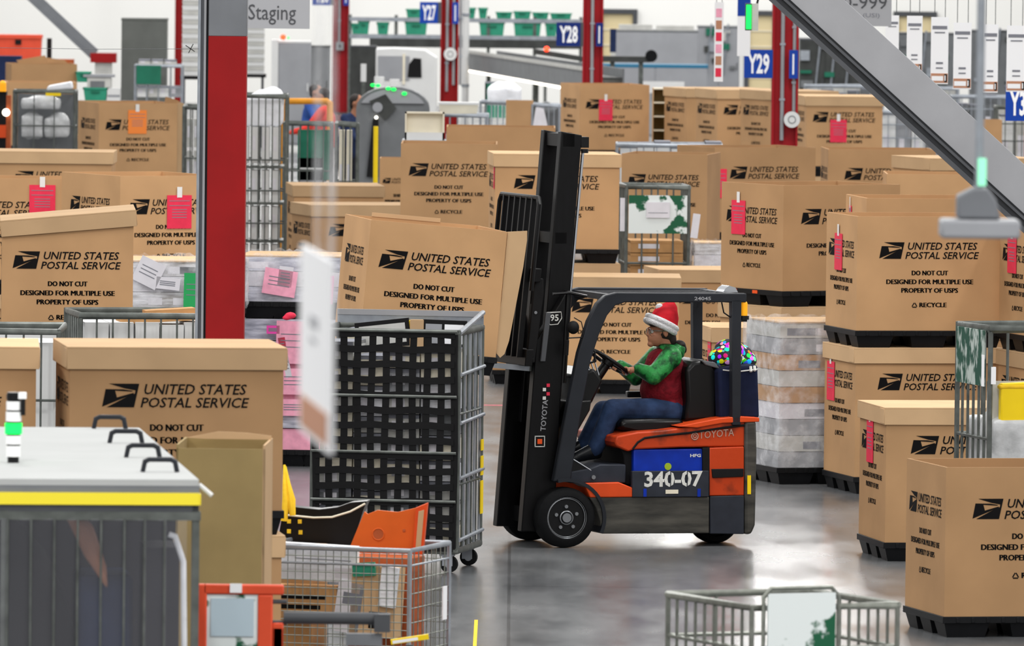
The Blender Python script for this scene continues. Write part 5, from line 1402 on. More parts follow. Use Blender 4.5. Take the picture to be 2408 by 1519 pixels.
MB().box(-w / 2 - 0.07, -w / 2 - 0.052, -0.02, w, 0, 6.5, 'galv').box(-w / 2 - 0.052, -w / 2 - 0.026, 0.02, w, 0, 6.5, 'steel_grey').box(-w / 2 - 0.026, -w / 2, 0.06, w, 0, 6.5, 'steel_dark').box(-w / 2 - 0.03, -w / 2 - 0.015, -0.01, 0.06, 0, 6.5, 'steel_light').build('corner_guard', root)
MB().box(-w / 2 - 0.1, w / 2 + 0.06, -0.06, w + 0.06, 0, 0.03, 'steel_dark').build('base_plate', root)

def brace(label, p_top, p_bot, wid, thick, m, m2, name='diagonal_brace', ribs=True):
    a = Vector(p_bot); b = Vector(p_top); L = (b - a).length
    d = (b - a).normalized(); n = Vector((0, 1, 0)); s = d.cross(n).normalized()
    if s.z < 0: s = -s
    root = thing(name, a, 0, label, 'brace')
    M = Matrix((d, n, s)).transposed().to_4x4()
    mb = MB(M); mb.box(0, L, 0.0, thick, -wid * 0.22, wid / 2, m); mb.build('web', root, bevel=0.004)
    if ribs:
        mb = MB(M); mb.box(0, L, -0.05, thick + 0.05, -wid * 0.31, -wid * 0.26, m2).box(0, L, 0.03, thick, -wid * 0.27, -wid * 0.22, 'steel_dark').box(0, L, 0.02, thick, -wid * 0.42, -wid * 0.30, 'steel_dark').box(0, L, -0.04, thick + 0.05, -wid * 0.5, -wid * 0.41, m2)
        mb.build('lower_flange', root)
    else:
        mb = MB(M); mb.box(0, L, 0.0, thick, -wid * 0.5, -wid * 0.22, m); mb.build('lower_flange', root)
    return root
# big brace upper right: mid line through (1895,0) and (2349,470)... extended to the floor and overhead
S_ = 300
e0 = at(1897, 0, S_); e1 = at(2352, 416, S_); dd = (e1 - e0)
k = e1.z / (e0.z - e1.z)
brace('broad grey diagonal steel brace crossing the upper right corner', e0 - dd * 1.2, e1 + dd * k, 0.40, 0.12, 'steel_light', 'steel_dark')
S_ = 131
e0 = at(85, 0, S_); e1 = at(222, 128, S_); dd = e1 - e0
pier = at(243, 125, 131)
brace('slim blue grey diagonal brace ending on the red pier', e0 - dd * 0.8, e1, 0.21, 0.12, 'steel_grey', 'steel_grey', ribs=False)
t_ = thing('red_pier', (pier.x, pier.y + 0.05, 0), 0, 'red topped pier under the slim diagonal brace', 'pier')
MB().box(-0.23, 0.23, -0.1, 0.35, pier.z - 0.17, pier.z, 'col_red').build('pier_cap', t_); MB().box(-0.15, 0.15, -0.05, 0.3, 0, pier.z - 0.17, 'white_dirty').build('pier_shaft', t_)

# ---------------------------------------------------------------- hanging signs
def hung(name, label, px0, px1, py0, py1, S, m, draw=None, yaw=0.0, cat='sign', wires=True):
    a = at(px0, py0, S); b = at(px1, py1, S); w = (b.x - a.x); h = a.z - b.z
    root = thing(name, (a.x, a.y, b.z), yaw, label, cat)
    w = w / max(0.3, cos(yaw))
    mb = MB().box(0, w, 0, 0.012, 0, h, m); mb.build('board', root)
    for dr in (draw if isinstance(draw, list) else [draw] if draw else []):
        d = MB(); dr(d, w, h); d.build('printing', root)
    if wires:
        for x in (w * 0.2, w * 0.8): MB().tube([(x, 0.006, h), (x, 0.006, h + 2.5)], 0.004, 'steel_dark', 5).build('hanger_wire', root)
    return root
def draw_placard(d, w, h):
    e = -0.003
    d.box(w * 0.08, w * 0.92, e, 0, h * 0.82, h * 0.87, 'ink_grey'); d.box(w * 0.2, w * 0.8, e, 0, h * 0.76, h * 0.78, 'ink_grey')
    d.box(w * 0.3, w * 0.7, e, 0, h * 0.30, h * 0.33, 'ink_grey'); d.box(w * 0.3, w * 0.7, e, 0, h * 0.23, h * 0.25, 'ink_grey')
    d.box(w * 0.02, w * 0.98, e, 0, h * 0.02, h * 0.16, 'sign_brown'); d.box(w * 0.06, w * 0.72, e * 1.4, e, h * 0.05, h * 0.12, 'sign_white')
    d.box(w * 0.78, w * 0.94, e * 1.4, e, h * 0.03, h * 0.15, 'ink'); d.box(w * 0.80, w * 0.86, e * 1.8, e * 1.4, h * 0.05, h * 0.13, 'sign_white')
pl = [(2083, 2113, 36, 150, 'first white hanging placard from the grey 999 panel'), (2133, 2168, 37, 172, 'second white hanging placard from the grey 999 panel'),
      (2190, 2229, 40, 198, 'third white hanging placard from the grey 999 panel'), (2243, 2283, 53, 210, 'fourth white hanging placard, just left of the hanging rod'),
      (2311, 2346, 57, 218, 'white hanging placard just right of the hanging rod'), (2368, 2412, 60, 216, 'white hanging placard above the blue Y sign, cut by the frame')]
for x0, x1, y0, y1, lab in pl: hung('hanging_placard', lab, x0, x1, y0, y1, 228, 'sign_white', draw_placard)
def draw_near(d, w, h):
    e = -0.003; d.box(w * 0.36, w * 0.6, e, 0, h * 0.60, h * 0.66, 'sign_grey'); d.box(w * 0.38, w * 0.55, e, 0, h * 0.52, h * 0.545, 'sign_grey')
    d.box(w * 0.08, w * 0.95, e, 0, h * 0.035, h * 0.20, 'sign_brown')
# near placard: swung so that its right end comes toward the camera
S_ = 1000; a = at(707, 574, S_); b = at(778, 610, 1045)
dv = b - a; w = math.hypot(dv.x, dv.y); yw = math.atan2(dv.y, dv.x); h = a.z - at(707, 1008, S_).z
root = thing('hanging_placard', (a.x, a.y, a.z - h), yw, 'large blurred white hanging placard with tan bottom strip, nearest the camera', 'sign')
MB().box(0, w, 0, 0.010, 0, h, 'sign_white').build('board', root); d = MB(); draw_near(d, w, h); d.build('printing', root)
for x in (w * 0.48, w * 0.93): MB().box(x - 0.09, x + 0.09, 0.003, 0.006, h, h + 2.2, 'film').build('hanger_strap', root)
e = -0.004
draw_stag = [lambda d, w, h: d.txt('141/142', (w * 0.06, e, h * 0.76), (1, 0, 0), (0, 0, 1), w * 0.74, 0.142, 'steel_dark'), lambda d, w, h: d.txt('Staging', (w * 0.045, e, h * 0.10), (1, 0, 0), (0, 0, 1), w * 0.74, 0.19, 'steel_dark')]
hung('hanging_sign', 'grey hanging panel reading 141/142 Staging', 578, 728, -25, 68, 250, 'sign_grey', draw_stag)
draw_999 = [lambda d, w, h: d.txt('0-999', (w * -0.02, -0.004, h * 0.50), (1, 0, 0), (0, 0, 1), w * 0.92, 0.13, 'steel_dark'), lambda d, w, h: d.txt('(USI)', (w * 0.4, -0.004, h * 0.22), (1, 0, 0), (0, 0, 1), w * 0.35, 0.055, 'ink_grey')]
hung('hanging_sign', 'grey hanging panel reading 0-999 behind the broad brace', 1985, 2096, -20, 62, 232, 'sign_grey', draw_999)
hung('hanging_banner', 'narrow pink and white hanging banner right of the grey machines', 1681, 1700, 5, 192, 205, 'sign_white', lambda d, w, h: [d.box(w * 0.15, w * 0.8, -0.003, 0, h * (0.06 + 0.15 * i), h * (0.17 + 0.15 * i), ('tag_red', 'sign_brown', 'tag_pink')[i % 3]) for i in range(6)])
hung('hanging_banner', 'white hanging banner with blue top above the Y 29 sign', 1735, 1764, -20, 132, 200, 'sign_white', lambda d, w, h: d.box(0, w, -0.003, 0, h * 0.62, h, 'blue_sign'))
# green signal lamp box
a = at(1753, 8, 228); b = at(1783, 72, 228)
root = thing('signal_box', (a.x, a.y, b.z), 0, 'white hanging box with a lit green strip, left of the Y 29 column', 'lamp')
w = b.x - a.x; h = a.z - b.z
MB().box(w * 0.5, w, 0, 0.1, 0, h, 'white_dirty').box(0, w * 0.5, 0.02, 0.1, 0, h, 'steel_dark').build('housing', root); MB().box(0.01, w * 0.45, -0.01, 0.02, 0.015, h - 0.015, 'lamp_green').build('lamp_strip', root)
MB().tube([(w * 0.9, 0.05, h), (w * 1.0, 0.05, h + 0.06), (w * 1.35, 0.05, h + 0.12), (w * 1.4, 0.05, h + 2.0)], 0.012, 'black', 6).build('cable', root)
# blurred rod and scanner head hanging near the camera
S_ = 640
p = at(2300, 500, S_)
root = thing('ceiling_scanner', (p.x, p.y, at(2300, 562, S_).z), 0, 'blurred grey scanner head with white plate and green lamp, hanging on a rod', 'scanner')
def rel(px, py): q = at(px, py, S_); return q.x - p.x, q.z - at(2300, 562, S_).z
x0, z1 = rel(2210, 514); x1, z0 = rel(2396, 560)
MB().box(x0, x1, -0.12, 0.12, z0, z1, 'machine_grey').build('bottom_plate', root, bevel=0.012)
x0, z1 = rel(2250, 440); x1, z0 = rel(2352, 514)
MB().prism([(x0 + 0.0, z0), (x1, z0), (x1 - 0.02, z1 - 0.04), (x1 - 0.05, z1), (x0 + 0.06, z1), (x0, z1 - 0.03)], -0.08, 0.08, 'steel_grey').build('head', root, bevel=0.01)
x, z = rel(2302, 440); MB().cyl((x, 0, z), (x, 0, z + 4.0), 0.016, 'galv', n=10).build('rod', root)
x, z = rel(2308, 436); x2, z2 = rel(2308, 372); MB().cyl((x, -0.03, z), (x, -0.03, z2), 0.016, 'lamp_pale', n=14).build('lamp_strip', root)
# thin cable line
mb = MB(); a = at(-20, 112, 360); b = at(468, 115, 360)
mb.tube([a, a.lerp(b, 0.5) + Vector((0, 0, -0.006)), b], 0.0016, 'steel_dark', 5); c = at(447, 114, 360)
for d1, d2 in (((-0.03, 0.02), (0.03, -0.02)), ((-0.01, -0.03), (0.02, 0.03))): mb.tube([c + Vector((d1[0], 0, d1[1])), c + Vector((d2[0], 0, d2[1]))], 0.003, 'black', 5)
tag(mb.build('hanging_cable'), 'thin dark cable strung level to the big red column', 'cable')

# ---------------------------------------------------------------- wrapped pallet loads
def load(name, label, px, py, S, W, D, yaw, cols, m_film='film', h=None, lay=None, z_base=None, seed=1, kraft_top=True, palletlab=None, jitter=0.02):
    c = at(px, py, S); rz = radians(yaw); ux = Vector((cos(rz), sin(rz), 0)); uy = Vector((-sin(rz), cos(rz), 0))
    ctr = c + ux * (W / 2) + uy * (D / 2); zb = z_base if z_base is not None else 0.14
    H = c.z - zb
    root = thing(name, (ctr.x, ctr.y, zb), rz, label, 'pallet load')
    random.seed(seed); n = lay
    for i in range(n):
        z0 = H * i / n; z1 = H * (i + 1) / n; j = lambda: random.uniform(0, jitter)
        m = cols[i % len(cols)]
        a0, a1, b0, b1 = -W / 2 + j(), W / 2 - j(), -D / 2 + j(), D / 2 - j()
        mb = MB().box(a0, a1, b0, b1, z0, z1 - 0.005, m)
        for k in range(3):
            u = random.uniform(-0.45, 0.2) * W; ww = random.uniform(0.1, 0.3)
            if random.random() < 0.55: mb.box(u, u + ww, b0 - 0.002, b0, z0 + 0.02, z0 + (z1 - z0) * 0.6, random.choice(('paper', 'ink_grey', 'paper')))
        mb.build('layer', root)
    if kraft_top: MB().box(-W / 2, W / 2, -D / 2, D / 2, H - 0.012, H, 'card_light').build('top_sheet', root)
    if m_film:
        # crumpled film skin
        mb = MB(); nx, nz = 26, int(max(8, H * 16)); ring = []
        per = []
        for k in range(nx): per.append((-W / 2 + W * k / nx, -D / 2, 0, -1))
        for k in range(nx): per.append((W / 2, -D / 2 + D * k / nx, 1, 0))
        for k in range(nx): per.append((W / 2 - W * k / nx, D / 2, 0, 1))
        for k in range(nx): per.append((-W / 2, D / 2 - D * k / nx, -1, 0))
        vs = []; N = len(per)
        for iz in range(nz + 1):
            for x, y, nx_, ny_ in per:
                o = 0.012 + random.uniform(0, 0.02) * (0.4 + abs(sin(iz * 1.3)))
                vs.append((x + nx_ * o + (0.012 if nx_ == 0 else 0) * 0, y + ny_ * o, H * iz / nz + (random.uniform(-0.0, 0.03) if iz == nz else 0)))
        fs = [(i * N + k, i * N + (k + 1) % N, (i + 1) * N + (k + 1) % N, (i + 1) * N + k) for i in range(nz) for k in range(N)]
        mb.add(vs, fs, m_film); mb.build('stretch_film', root, sharp=80)
    if palletlab:
        make_pallet((ctr.x, ctr.y, zb - 0.14), rz, W, D, palletlab)
    return root, W, D, H, ctr
load('wrapped_load', 'tall film wrapped stack of flat bundles just behind the forklift', 1833, 757, 285, 1.0, 0.9, 17, ('machine_grey', 'white_dirty', 'machine_grey', 'paper', 'kraft', 'white_dirty', 'kraft', 'machine_grey', 'white_dirty'), lay=9, seed=4, palletlab='black pallet under the tall film wrapped stack')
# two-level loads left of the netted cage
def tags_on(root, W, D, H, items):
    for (u, v, w, h, m, lean, lab) in items:
        mb = MB().box(-w / 2, w / 2, -0.006, 0, -h, 0, m)
        for f in (0.3, 0.45, 0.6): mb.box(-w * 0.35, w * 0.3, -0.0075, -0.006, -h * f - 0.008, -h * f, 'ink_grey')
        o = mb.build('paper_tag', root, loc=(u - W / 2, -D / 2 - 0.045, H - v), rot=(0, lean, 0)); o['label'] = lab
la = at(296, 612, 281)
l1 = load('wrapped_load', 'grey wrapped bundle stack with a green tag, left of the big red column', 296, 612, 281, 1.0, 1.0, 2, ('wrap', 'paper', 'wrap'), lay=3, seed=7, z_base=at(296, 722, 281).z)
tags_on(*l1[:4], [(0.56, 0.10, 0.14, 0.30, 'tag_green', 0.02, 'green paper tag'), (0.24, 0.0, 0.22, 0.22, 'paper', 0.45, 'crumpled white paper'), (0.36, 0.14, 0.2, 0.10, 'paper', 0.1, 'white label sheet')])
def base_under(l, S, label, cols, film, seed, plab1, plab2, lay=4, name='wrapped_load'):
    root, W, D, H, ctr = l; z = root.location.z; rz = root.rotation_euler.z
    make_pallet((ctr.x, ctr.y, z - 0.14), rz, W, D, plab1)
    Hh = z - 0.28
    r = thing(name, (ctr.x, ctr.y, 0.14), rz, label, 'pallet load')
    random.seed(seed)
    for i in range(lay):
        j = lambda: random.uniform(0, 0.03)
        MB().box(-W / 2 + j(), W / 2 - j(), -D / 2 + j(), D / 2 - j(), Hh * i / lay, Hh * (i + 1) / lay - 0.008, cols[i % len(cols)]).build('layer', r)
    make_pallet((ctr.x, ctr.y, 0), rz, W, D, plab2)
    return r, W, D, Hh, ctr
base_under(l1, 281, 'lower grey wrapped stack below the green tagged bundle', ('wrap', 'wrap_lilac'), None, 3, 'black pallet under the green tagged bundle stack', 'black floor pallet below the green tagged stack')
l2 = load('wrapped_load', 'lilac grey wrapped bundle stack with pink sheets, right of the big red column', 562, 600, 279, 0.86, 1.0, -4, ('wrap_lilac', 'paper', 'wrap_lilac'), lay=3, seed=9, z_base=at(562, 708, 279).z)
tags_on(*l2[:4], [(0.37, 0.115, 0.28, 0.22, 'tag_pink', 0.15, 'pink placard sheet'), (0.41, 0.09, 0.12, 0.17, 'paper', 0.12, 'white paper sheet'), (0.76, 0.16, 0.10, 0.24, 'tag_magenta', 0.05, 'magenta tag')])
r2 = base_under(l2, 279, 'lower stack of pink and lilac bundles beside the netted cage', ('tag_pink', 'wrap_lilac', 'tag_pink', 'tag_pink', 'wrap_lilac', 'wrap_lilac'), None, 5, 'black pallet between the lilac and pink stacks', 'black floor pallet below the pink stack', lay=6)
tags_on(*r2[:4], [(0.30, 0.06, 0.11, 0.07, 'tag_magenta', 0, 'magenta tag'), (0.46, 0.02, 0.26, 0.36, 'tag_pink', 0.02, 'pink placard sheet'), (0.37, 0.16, 0.06, 0.16, 'tag_red', -0.15, 'red tag'), (0.48, 0.42, 0.24, 0.22, 'tag_pink', 0, 'pink placard sheet'), (0.48, 0.68, 0.24, 0.14, 'tag_pink', 0, 'pink placard sheet'), (0.40, 0.30, 0.05, 0.2, 'paper', -0.2, 'white strip')])
mb = MB().ell((0, 0, 0), (0.05, 0.03, 0.03), 'tag_red').ell((-0.03, 0, -0.02), (0.04, 0.03, 0.02), 'tag_red'); q = at(683, 742, 281) - l2[0].location; q = Matrix.Rotation(-l2[0].rotation_euler.z, 3, 'Z') @ q; o = mb.build('red_cloth', l2[0], loc=q, remesh=0.01); o['label'] = 'small red cloth poking out'
load('wrapped_load', 'low white wrapped bundle between the placard cart and the cornerwise carton', 1632, 570, 229, 0.5, 0.6, 0, ('white_dirty', 'paper', 'wrap'), lay=9, seed=12, kraft_top=True, palletlab='black pallet under the low white bundle')
# white trays on the cage right behind the forklift mast
c8 = cage('wire container of white bundles behind the mast top, below the Y 28 column', 1452, 338, 190, 1.3, 0.9, 0, nx=8, ny=4, rows=(0.5,), m='galv')
inside(c8[0], 'mail_bundle', 'white bundle in the container below the Y 28 column', 'mail', 'white bundles below the Y 28 column', [(0.04 + 0.21 * i, 0.24 + 0.21 * i, 0.1, 0.7, c8[4] + 0.02, c8[3] - 0.03 + 0.03 * (i % 3), 'white') for i in range(6)])
# floor marks
p = ground(1160, 953); tag(MB().box(-0.09, 0.09, -0.02, 0.02, 0, 0.003, 'laser_pink').build('floor_line', loc=(p.x, p.y, 0)), 'short pink laser line painted on the floor left of the mast', 'tape')  # pink laser light drawn as a flat coloured strip
p = ground(1118, 1490); tag(MB().box(-0.012, 0.012, -1.2, 1.2, 0, 0.003, 'yellow_cloth').build('floor_line', loc=(p.x, p.y, 0)), 'worn yellow floor line right of the basket cart', 'tape')
# ---------------------------------------------------------------- far background
def cabinet(name, label, px0, px1, py0, S, D, m, cat='machine', doors=2, base=0.12, trim='steel_dark', yaw=0.0, extra=None):
    a = at(px0, py0, S); b = at(px1, py0, S); W = b.x - a.x; H = (a.z + b.z) / 2
    root = thing(name, (a.x, a.y, 0), yaw, label, cat)
    MB().box(0, W, 0, D, base, H, m).build('body', root, bevel=0.012)
    for x in (0.05, W - 0.05):
        for y in (0.06, D - 0.06): MB().box(x - 0.03, x + 0.03, y - 0.03, y + 0.03, 0, base, 'steel_dark').build('foot', root)
    for i in range(doors):
        x0 = W * i / doors; x1 = W * (i + 1) / doors
        o = MB().box(x0 + 0.015, x1 - 0.015, -0.012, -0.001, base + 0.04, H - 0.04, m).build('door', root, bevel=0.004)
        MB().box(x1 - 0.06, x1 - 0.04, -0.03, -0.012, H * 0.55, H * 0.55 + 0.14, trim).build('handle', o)
    MB().box(-0.008, W + 0.008, -0.01, D, H - 0.03, H + 0.004, trim).build('top_trim', root)
    if extra: extra(root, W, D, H)
    return root
def tub(label, px0, px1, pyb, S, h, m='tub_green', grp=None, d=0.32, z=None):
    a = at(px0, pyb, S); b = at(px1, pyb, S); W = b.x - a.x; zz = a.z if z is None else z
    root = thing('plastic_tub', ((a.x + b.x) / 2, a.y + d / 2, zz), 0, label, 'tub', grp)
    mb = MB(); mb.frustum(-W / 2, W / 2, -d / 2, d / 2, 0, h * 0.88, 0.025, m); mb.build('tub_body', root)
    mb = MB(); hw, hd = W / 2 + 0.012, d / 2 + 0.012
    mb.box(-hw, hw, -hd, -hd + 0.03, h * 0.85, h, m).box(-hw, hw, hd - 0.03, hd, h * 0.85, h, m).box(-hw, -hw + 0.03, -hd, hd, h * 0.85, h, m).box(hw - 0.03, hw, -hd, hd, h * 0.85, h, m)
    mb.build('rim', root, bevel=0.006)
    MB().box(-W * 0.18, W * 0.18, -hd - 0.002, -hd + 0.01, h * 0.6, h * 0.75, 'tub_dark_green').build('grip', root)
    return root
# rack of green tubs
RS = 118
a = at(822, 84, RS); b = at(1366, 84, RS); zL = at(1094, 84, RS).z; zU = at(1094, 44, RS).z; RWd = b.x - a.x
rk = thing('storage_rack', (a.x, a.y, 0), 0, 'long grey rack holding green tubs, behind the Y 27 and Y 28 columns', 'rack')
for z, t in ((zL, 0.06), (zU, 0.05)): MB().box(0, RWd, -0.02, 0.6, z - t, z, 'galv_dark').box(0, RWd, -0.03, -0.02, z - t - 0.02, z + 0.01, 'galv').build('shelf', rk)
for i in range(6):
    for y in (0.0, 0.56): MB().box(RWd * i / 5 - 0.03, RWd * i / 5 + 0.03, y, y + 0.05, 0, zU + 0.05, 'galv_dark').build('post', rk)
MB().box(0.4, RWd, -0.06, 0.58, zL - 0.24, zL - 0.07, 'machine_dark').build('belt_bed', rk)
g1 = 'green tubs on the lower rack shelf'; g2 = 'green tubs on the upper rack shelf'
for x0, x1, h in ((826, 850, 0.22), (842, 868, 0.28), (886, 914, 0.25), (952, 1004, 0.28), (1127, 1186, 0.28), (1208, 1272, 0.29), (1282, 1310, 0.27)):
    tub('green plastic tub on the lower shelf of the long rack', x0, x1, 84, RS, h, grp=g1, z=zL)
for x0, x1, h in ((955, 992, 0.18), (1098, 1118, 0.22), (1125, 1146, 0.22), (1166, 1204, 0.14), (1208, 1248, 0.16), (1252, 1290, 0.14), (1294, 1344, 0.13)):
    tub('green plastic tub on the upper shelf of the long rack', x0, x1, 44, RS, h, grp=g2, z=zU)
# slanted chute
A_ = at(1092, 140, 126); B_ = at(1374, 186, 150)
d = (B_ - A_); L = d.length
ch = thing('conveyor', (A_.x, A_.y, 0), 0, 'slanted grey conveyor between the white pipe and the Y 28 column', 'conveyor')
dx = Vector((d.x, d.y, d.z)).normalized(); sd_ = Vector((-dx.y, dx.x, 0)).normalized(); up_ = dx.cross(sd_)
M = Matrix((dx, sd_, up_)).transposed().to_4x4(); M.translation = Vector((0, 0, A_.z))
MB(M).box(0, L, 0, 0.03, -0.17, 0.17, 'machine_mid').box(0, L, 0.6, 0.63, -0.17, 0.17, 'machine_mid').build('side_rail', ch)
MB(M).box(0, L, 0.03, 0.6, 0.0, 0.03, 'machine_dark').build('belt', ch)
MB(M).box(0, L, -0.02, 0.0, 0.13, 0.19, 'white_dirty').build('edge_strip', ch)
for t in (0.08, 0.5, 0.92):
    q = M @ Vector((L * t, 0.3, -0.17)); MB().box(q.x - 0.04, q.x + 0.04, q.y - 0.04, q.y + 0.04, 0, q.z, 'galv_dark').build('leg', ch)
lp = MB(M); lp.box(0, L * 0.95, 0.02, 0.06, -0.22, -0.19, 'lamp_white'); lp.build('light_strip', ch)
A2 = at(1255, 115, 122)
t2 = thing('conveyor', (A2.x, A2.y, 0), 0, 'dark narrow conveyor with orange end lamp left of the Y 28 column', 'conveyor')
MB().prism([(0, A2.z), (1.25, A2.z - 0.18), (1.25, A2.z - 0.28), (0, A2.z - 0.10)], 0, 0.4, 'machine_dark').build('bed', t2); MB().ell((0.25, -0.03, A2.z + 0.0), 0.05, 'lamp_red').build('end_lamp', t2)
for x in (0.2, 1.1): MB().box(x, x + 0.06, 0.1, 0.2, 0, A2.z - 0.2, 'galv_dark').build('leg', t2)
# grey machine block right of Y28
def ext1(root, W, D, H):
    MB().box(W * 0.05, W * 0.45, 0.1, 0.5, H, H + 0.11, 'white_dirty').box(W * 0.5, W * 0.95, 0.1, 0.5, H, H + 0.1, 'white_dirty').build('roof_box', root)
cabinet('sorting_machine', 'large plain grey machine block right of the Y 28 column', 1446, 1642, 72, 120, 1.4, 'machine_grey', doors=1, extra=ext1, trim='machine_mid')
def ext2(root, W, D, H):
    MB().box(-0.01, W + 0.01, -0.015, D, H - 0.05, H + 0.01, 'teal_trim').build('teal_edge', root); MB().box(W * 0.35, W * 0.78, -0.02, -0.012, H - 0.52, H - 0.30, 'white').build('white_panel', root)
cabinet('sorting_machine', 'pale grey low machine with teal top edge, in front of the plain grey block', 1418, 1664, 153, 128, 0.9, 'machine_grey', doors=2, extra=ext2, trim='machine_mid')
a = at(1395, 137, 134)
ar = thing('roller_arm', (a.x, a.y, 0), 0, 'dark arm ending in a black wheel, in front of the grey machine block', 'conveyor')
MB().box(0, 1.0, 0, 0.3, a.z - 0.06, a.z + 0.04, 'machine_dark').box(-0.05, 0.12, -0.02, 0.3, a.z - 0.05, a.z + 0.05, 'fork_orange').build('arm', ar)
MB().cyl((1.02, -0.03, a.z + 0.05), (1.02, 0.33, a.z + 0.05), 0.105, 'rubber', n=22).build('wheel', ar)
MB().box(0.3, 0.38, 0.1, 0.18, 0, a.z - 0.06, 'galv_dark').box(0.8, 0.88, 0.1, 0.18, 0, a.z - 0.06, 'galv_dark').build('leg', ar)
a = at(1442, 68, 122); o = MB().box(-0.06, 0.06, 0, 0.1, 0, 0.45, 'shirt_navy').box(-0.05, 0.05, 0, 0.1, -0.3, 0, 'white_dirty').box(-0.08, 0.08, 0, 0.12, -a.z + 0.45, -0.3, 'galv_dark').build('control_post', loc=(a.x, a.y, a.z - 0.45)); tag(o, 'slim navy and white control post beside the Y 28 column', 'post')
# white cowl machine
a = at(884, 112, 138); b = at(1028, 112, 138); W = b.x - a.x
cw_ = thing('sorting_machine', (a.x, a.y, 0), 0, 'white machine with curved cowl left of the Y 27 column', 'machine')
H = a.z
MB().prism([(0, 0.15), (W, 0.15), (W, H - 0.16), (W * 0.8, H - 0.03), (W * 0.3, H), (0, H - 0.02)], 0, 0.9, 'white').build('cowl', cw_, bevel=0.02)
MB().box(0.04, W * 0.55, -0.02, 0.0, H - 0.55, H - 0.14, 'machine_grey').box(W * 0.44, W * 0.48, -0.03, 0.0, H - 0.62, H - 0.1, 'cream').build('door', cw_)
MB().prism([(W * 0.52, H - 0.5), (W * 0.75, H - 0.5), (W * 0.74, H - 0.18), (W * 0.62, H - 0.17), (W * 0.54, H - 0.28)], -0.025, 0.0, 'black_matte').build('opening', cw_)
MB().box(0.05, W - 0.05, 0.05, 0.85, 0, 0.15, 'steel_dark').build('plinth', cw_)
# machine with green lamps
a = at(838, 212, 168); W = 172 / 168
gm = thing('sorting_machine', (a.x, a.y, 0), 0, 'grey sorting machine with a curved dark hood and green lamps', 'machine')
H = a.z
arc = [(W * 0.5 + W * 0.5 * cos(radians(t)), H - 0.25 + 0.30 * sin(radians(t))) for t in range(0, 181, 15)]
MB().prism([(0, 0.0), (W, 0.0)] + arc, 0, 0.8, 'machine_mid').build('housing', gm)
arc2 = [(W * 0.5 + W * 0.46 * cos(radians(t)), H - 0.28 + 0.30 * sin(radians(t))) for t in range(20, 161, 10)]
MB().prism(arc2, -0.03, 0.0, 'machine_grey').build('hood_panel', gm)
MB().prism([(W * 0.18, H - 0.15), (W * 0.4, H - 0.05), (W * 0.55, H - 0.25), (W * 0.4, H - 0.42)], -0.05, -0.03, 'machine_dark').build('dark_chute', gm)
for px, py in ((877, 200), (889, 201), (913, 208), (926, 210), (951, 220)):
    q = at(px, py, 168); MB().ell((q.x - a.x, -0.05, q.z), (0.035, 0.02, 0.024), 'lamp_green', 12, 8).build('green_lamp', gm)
q = at(888, 252, 168); MB().cyl((q.x - a.x, -0.07, q.z), (q.x - a.x, -0.03, q.z), 0.07, 'machine_grey', n=20).build('dial', gm)
q = at(885, 276, 168); MB().ell((q.x - a.x, -0.06, q.z), 0.022, 'lamp_white').build('work_lamp', gm)
q = at(880, 300, 168); MB().prism([(q.x - a.x - 0.1, 0.7), (q.x - a.x + 0.06, 0.7), (q.x - a.x + 0.06, q.z + 0.12), (q.x - a.x - 0.02, q.z + 0.12)], -0.045, -0.03, 'black_matte').build('dark_slot', gm)
MB().box(W * 0.7, W * 0.9, -0.04, -0.03, H - 0.75, H - 0.35, 'sign_white').box(W * 0.93, W * 1.02, -0.04, -0.03, H - 0.8, H - 0.35, 'tub_green').build('notice', gm)
for i, (px, py, S_, r, hh, lab) in enumerate(((855, 150, 150, 0.045, 0.28, 'slim white roll standing left of the white cowl machine'), (892, 180, 158, 0.075, 0.18, 'short white canister above the green lamps'), (928, 186, 158, 0.075, 0.14, 'second short white canister, right of the first'))):
    q = at(px, py, S_); rt_ = thing('paper_roll', (q.x, q.y, 0), 0, lab, 'roll'); MB().cyl((0, 0, q.z - hh), (0, 0, q.z), r, 'white', n=16).build('roll', rt_); MB().cyl((0, 0, 0), (0, 0, q.z - hh), 0.03, 'galv_dark', n=10).build('stand', rt_)
# grey cabinets behind the persons
cabinet('control_cabinet', 'grey control cabinet with white side under the staging panel', 655, 731, 97, 134, 0.6, 'machine_grey', doors=1, trim='white', extra=lambda r, W, D, H: [MB().box(-0.12, -0.002, -0.01, D, 0.12, H + 0.02, 'white').build('side_panel', r), MB().ell((0.08, 0, H + 0.07), 0.05, 'lamp_red').build('red_lamp', r), MB().ell((0.17, 0.02, H + 0.06), 0.02, 'lamp_green').build('green_lamp', r)] and None)
cabinet('machine_frame', 'dark meshy machine frame left of the clipped blue sign column', 732, 776, 108, 128, 0.6, 'machine_mid', doors=2, trim='machine_dark')
cabinet('control_cabinet', 'tall dark grey cabinet in front of the white wall, upper left', 286, 392, 44, 140, 0.7, 'cab_grey', doors=1, trim='cab_grey')
cabinet('machine_frame', 'dark machine behind the teal tubs above the rack end', 824, 885, 108, 126, 0.5, 'machine_dark', doors=1)
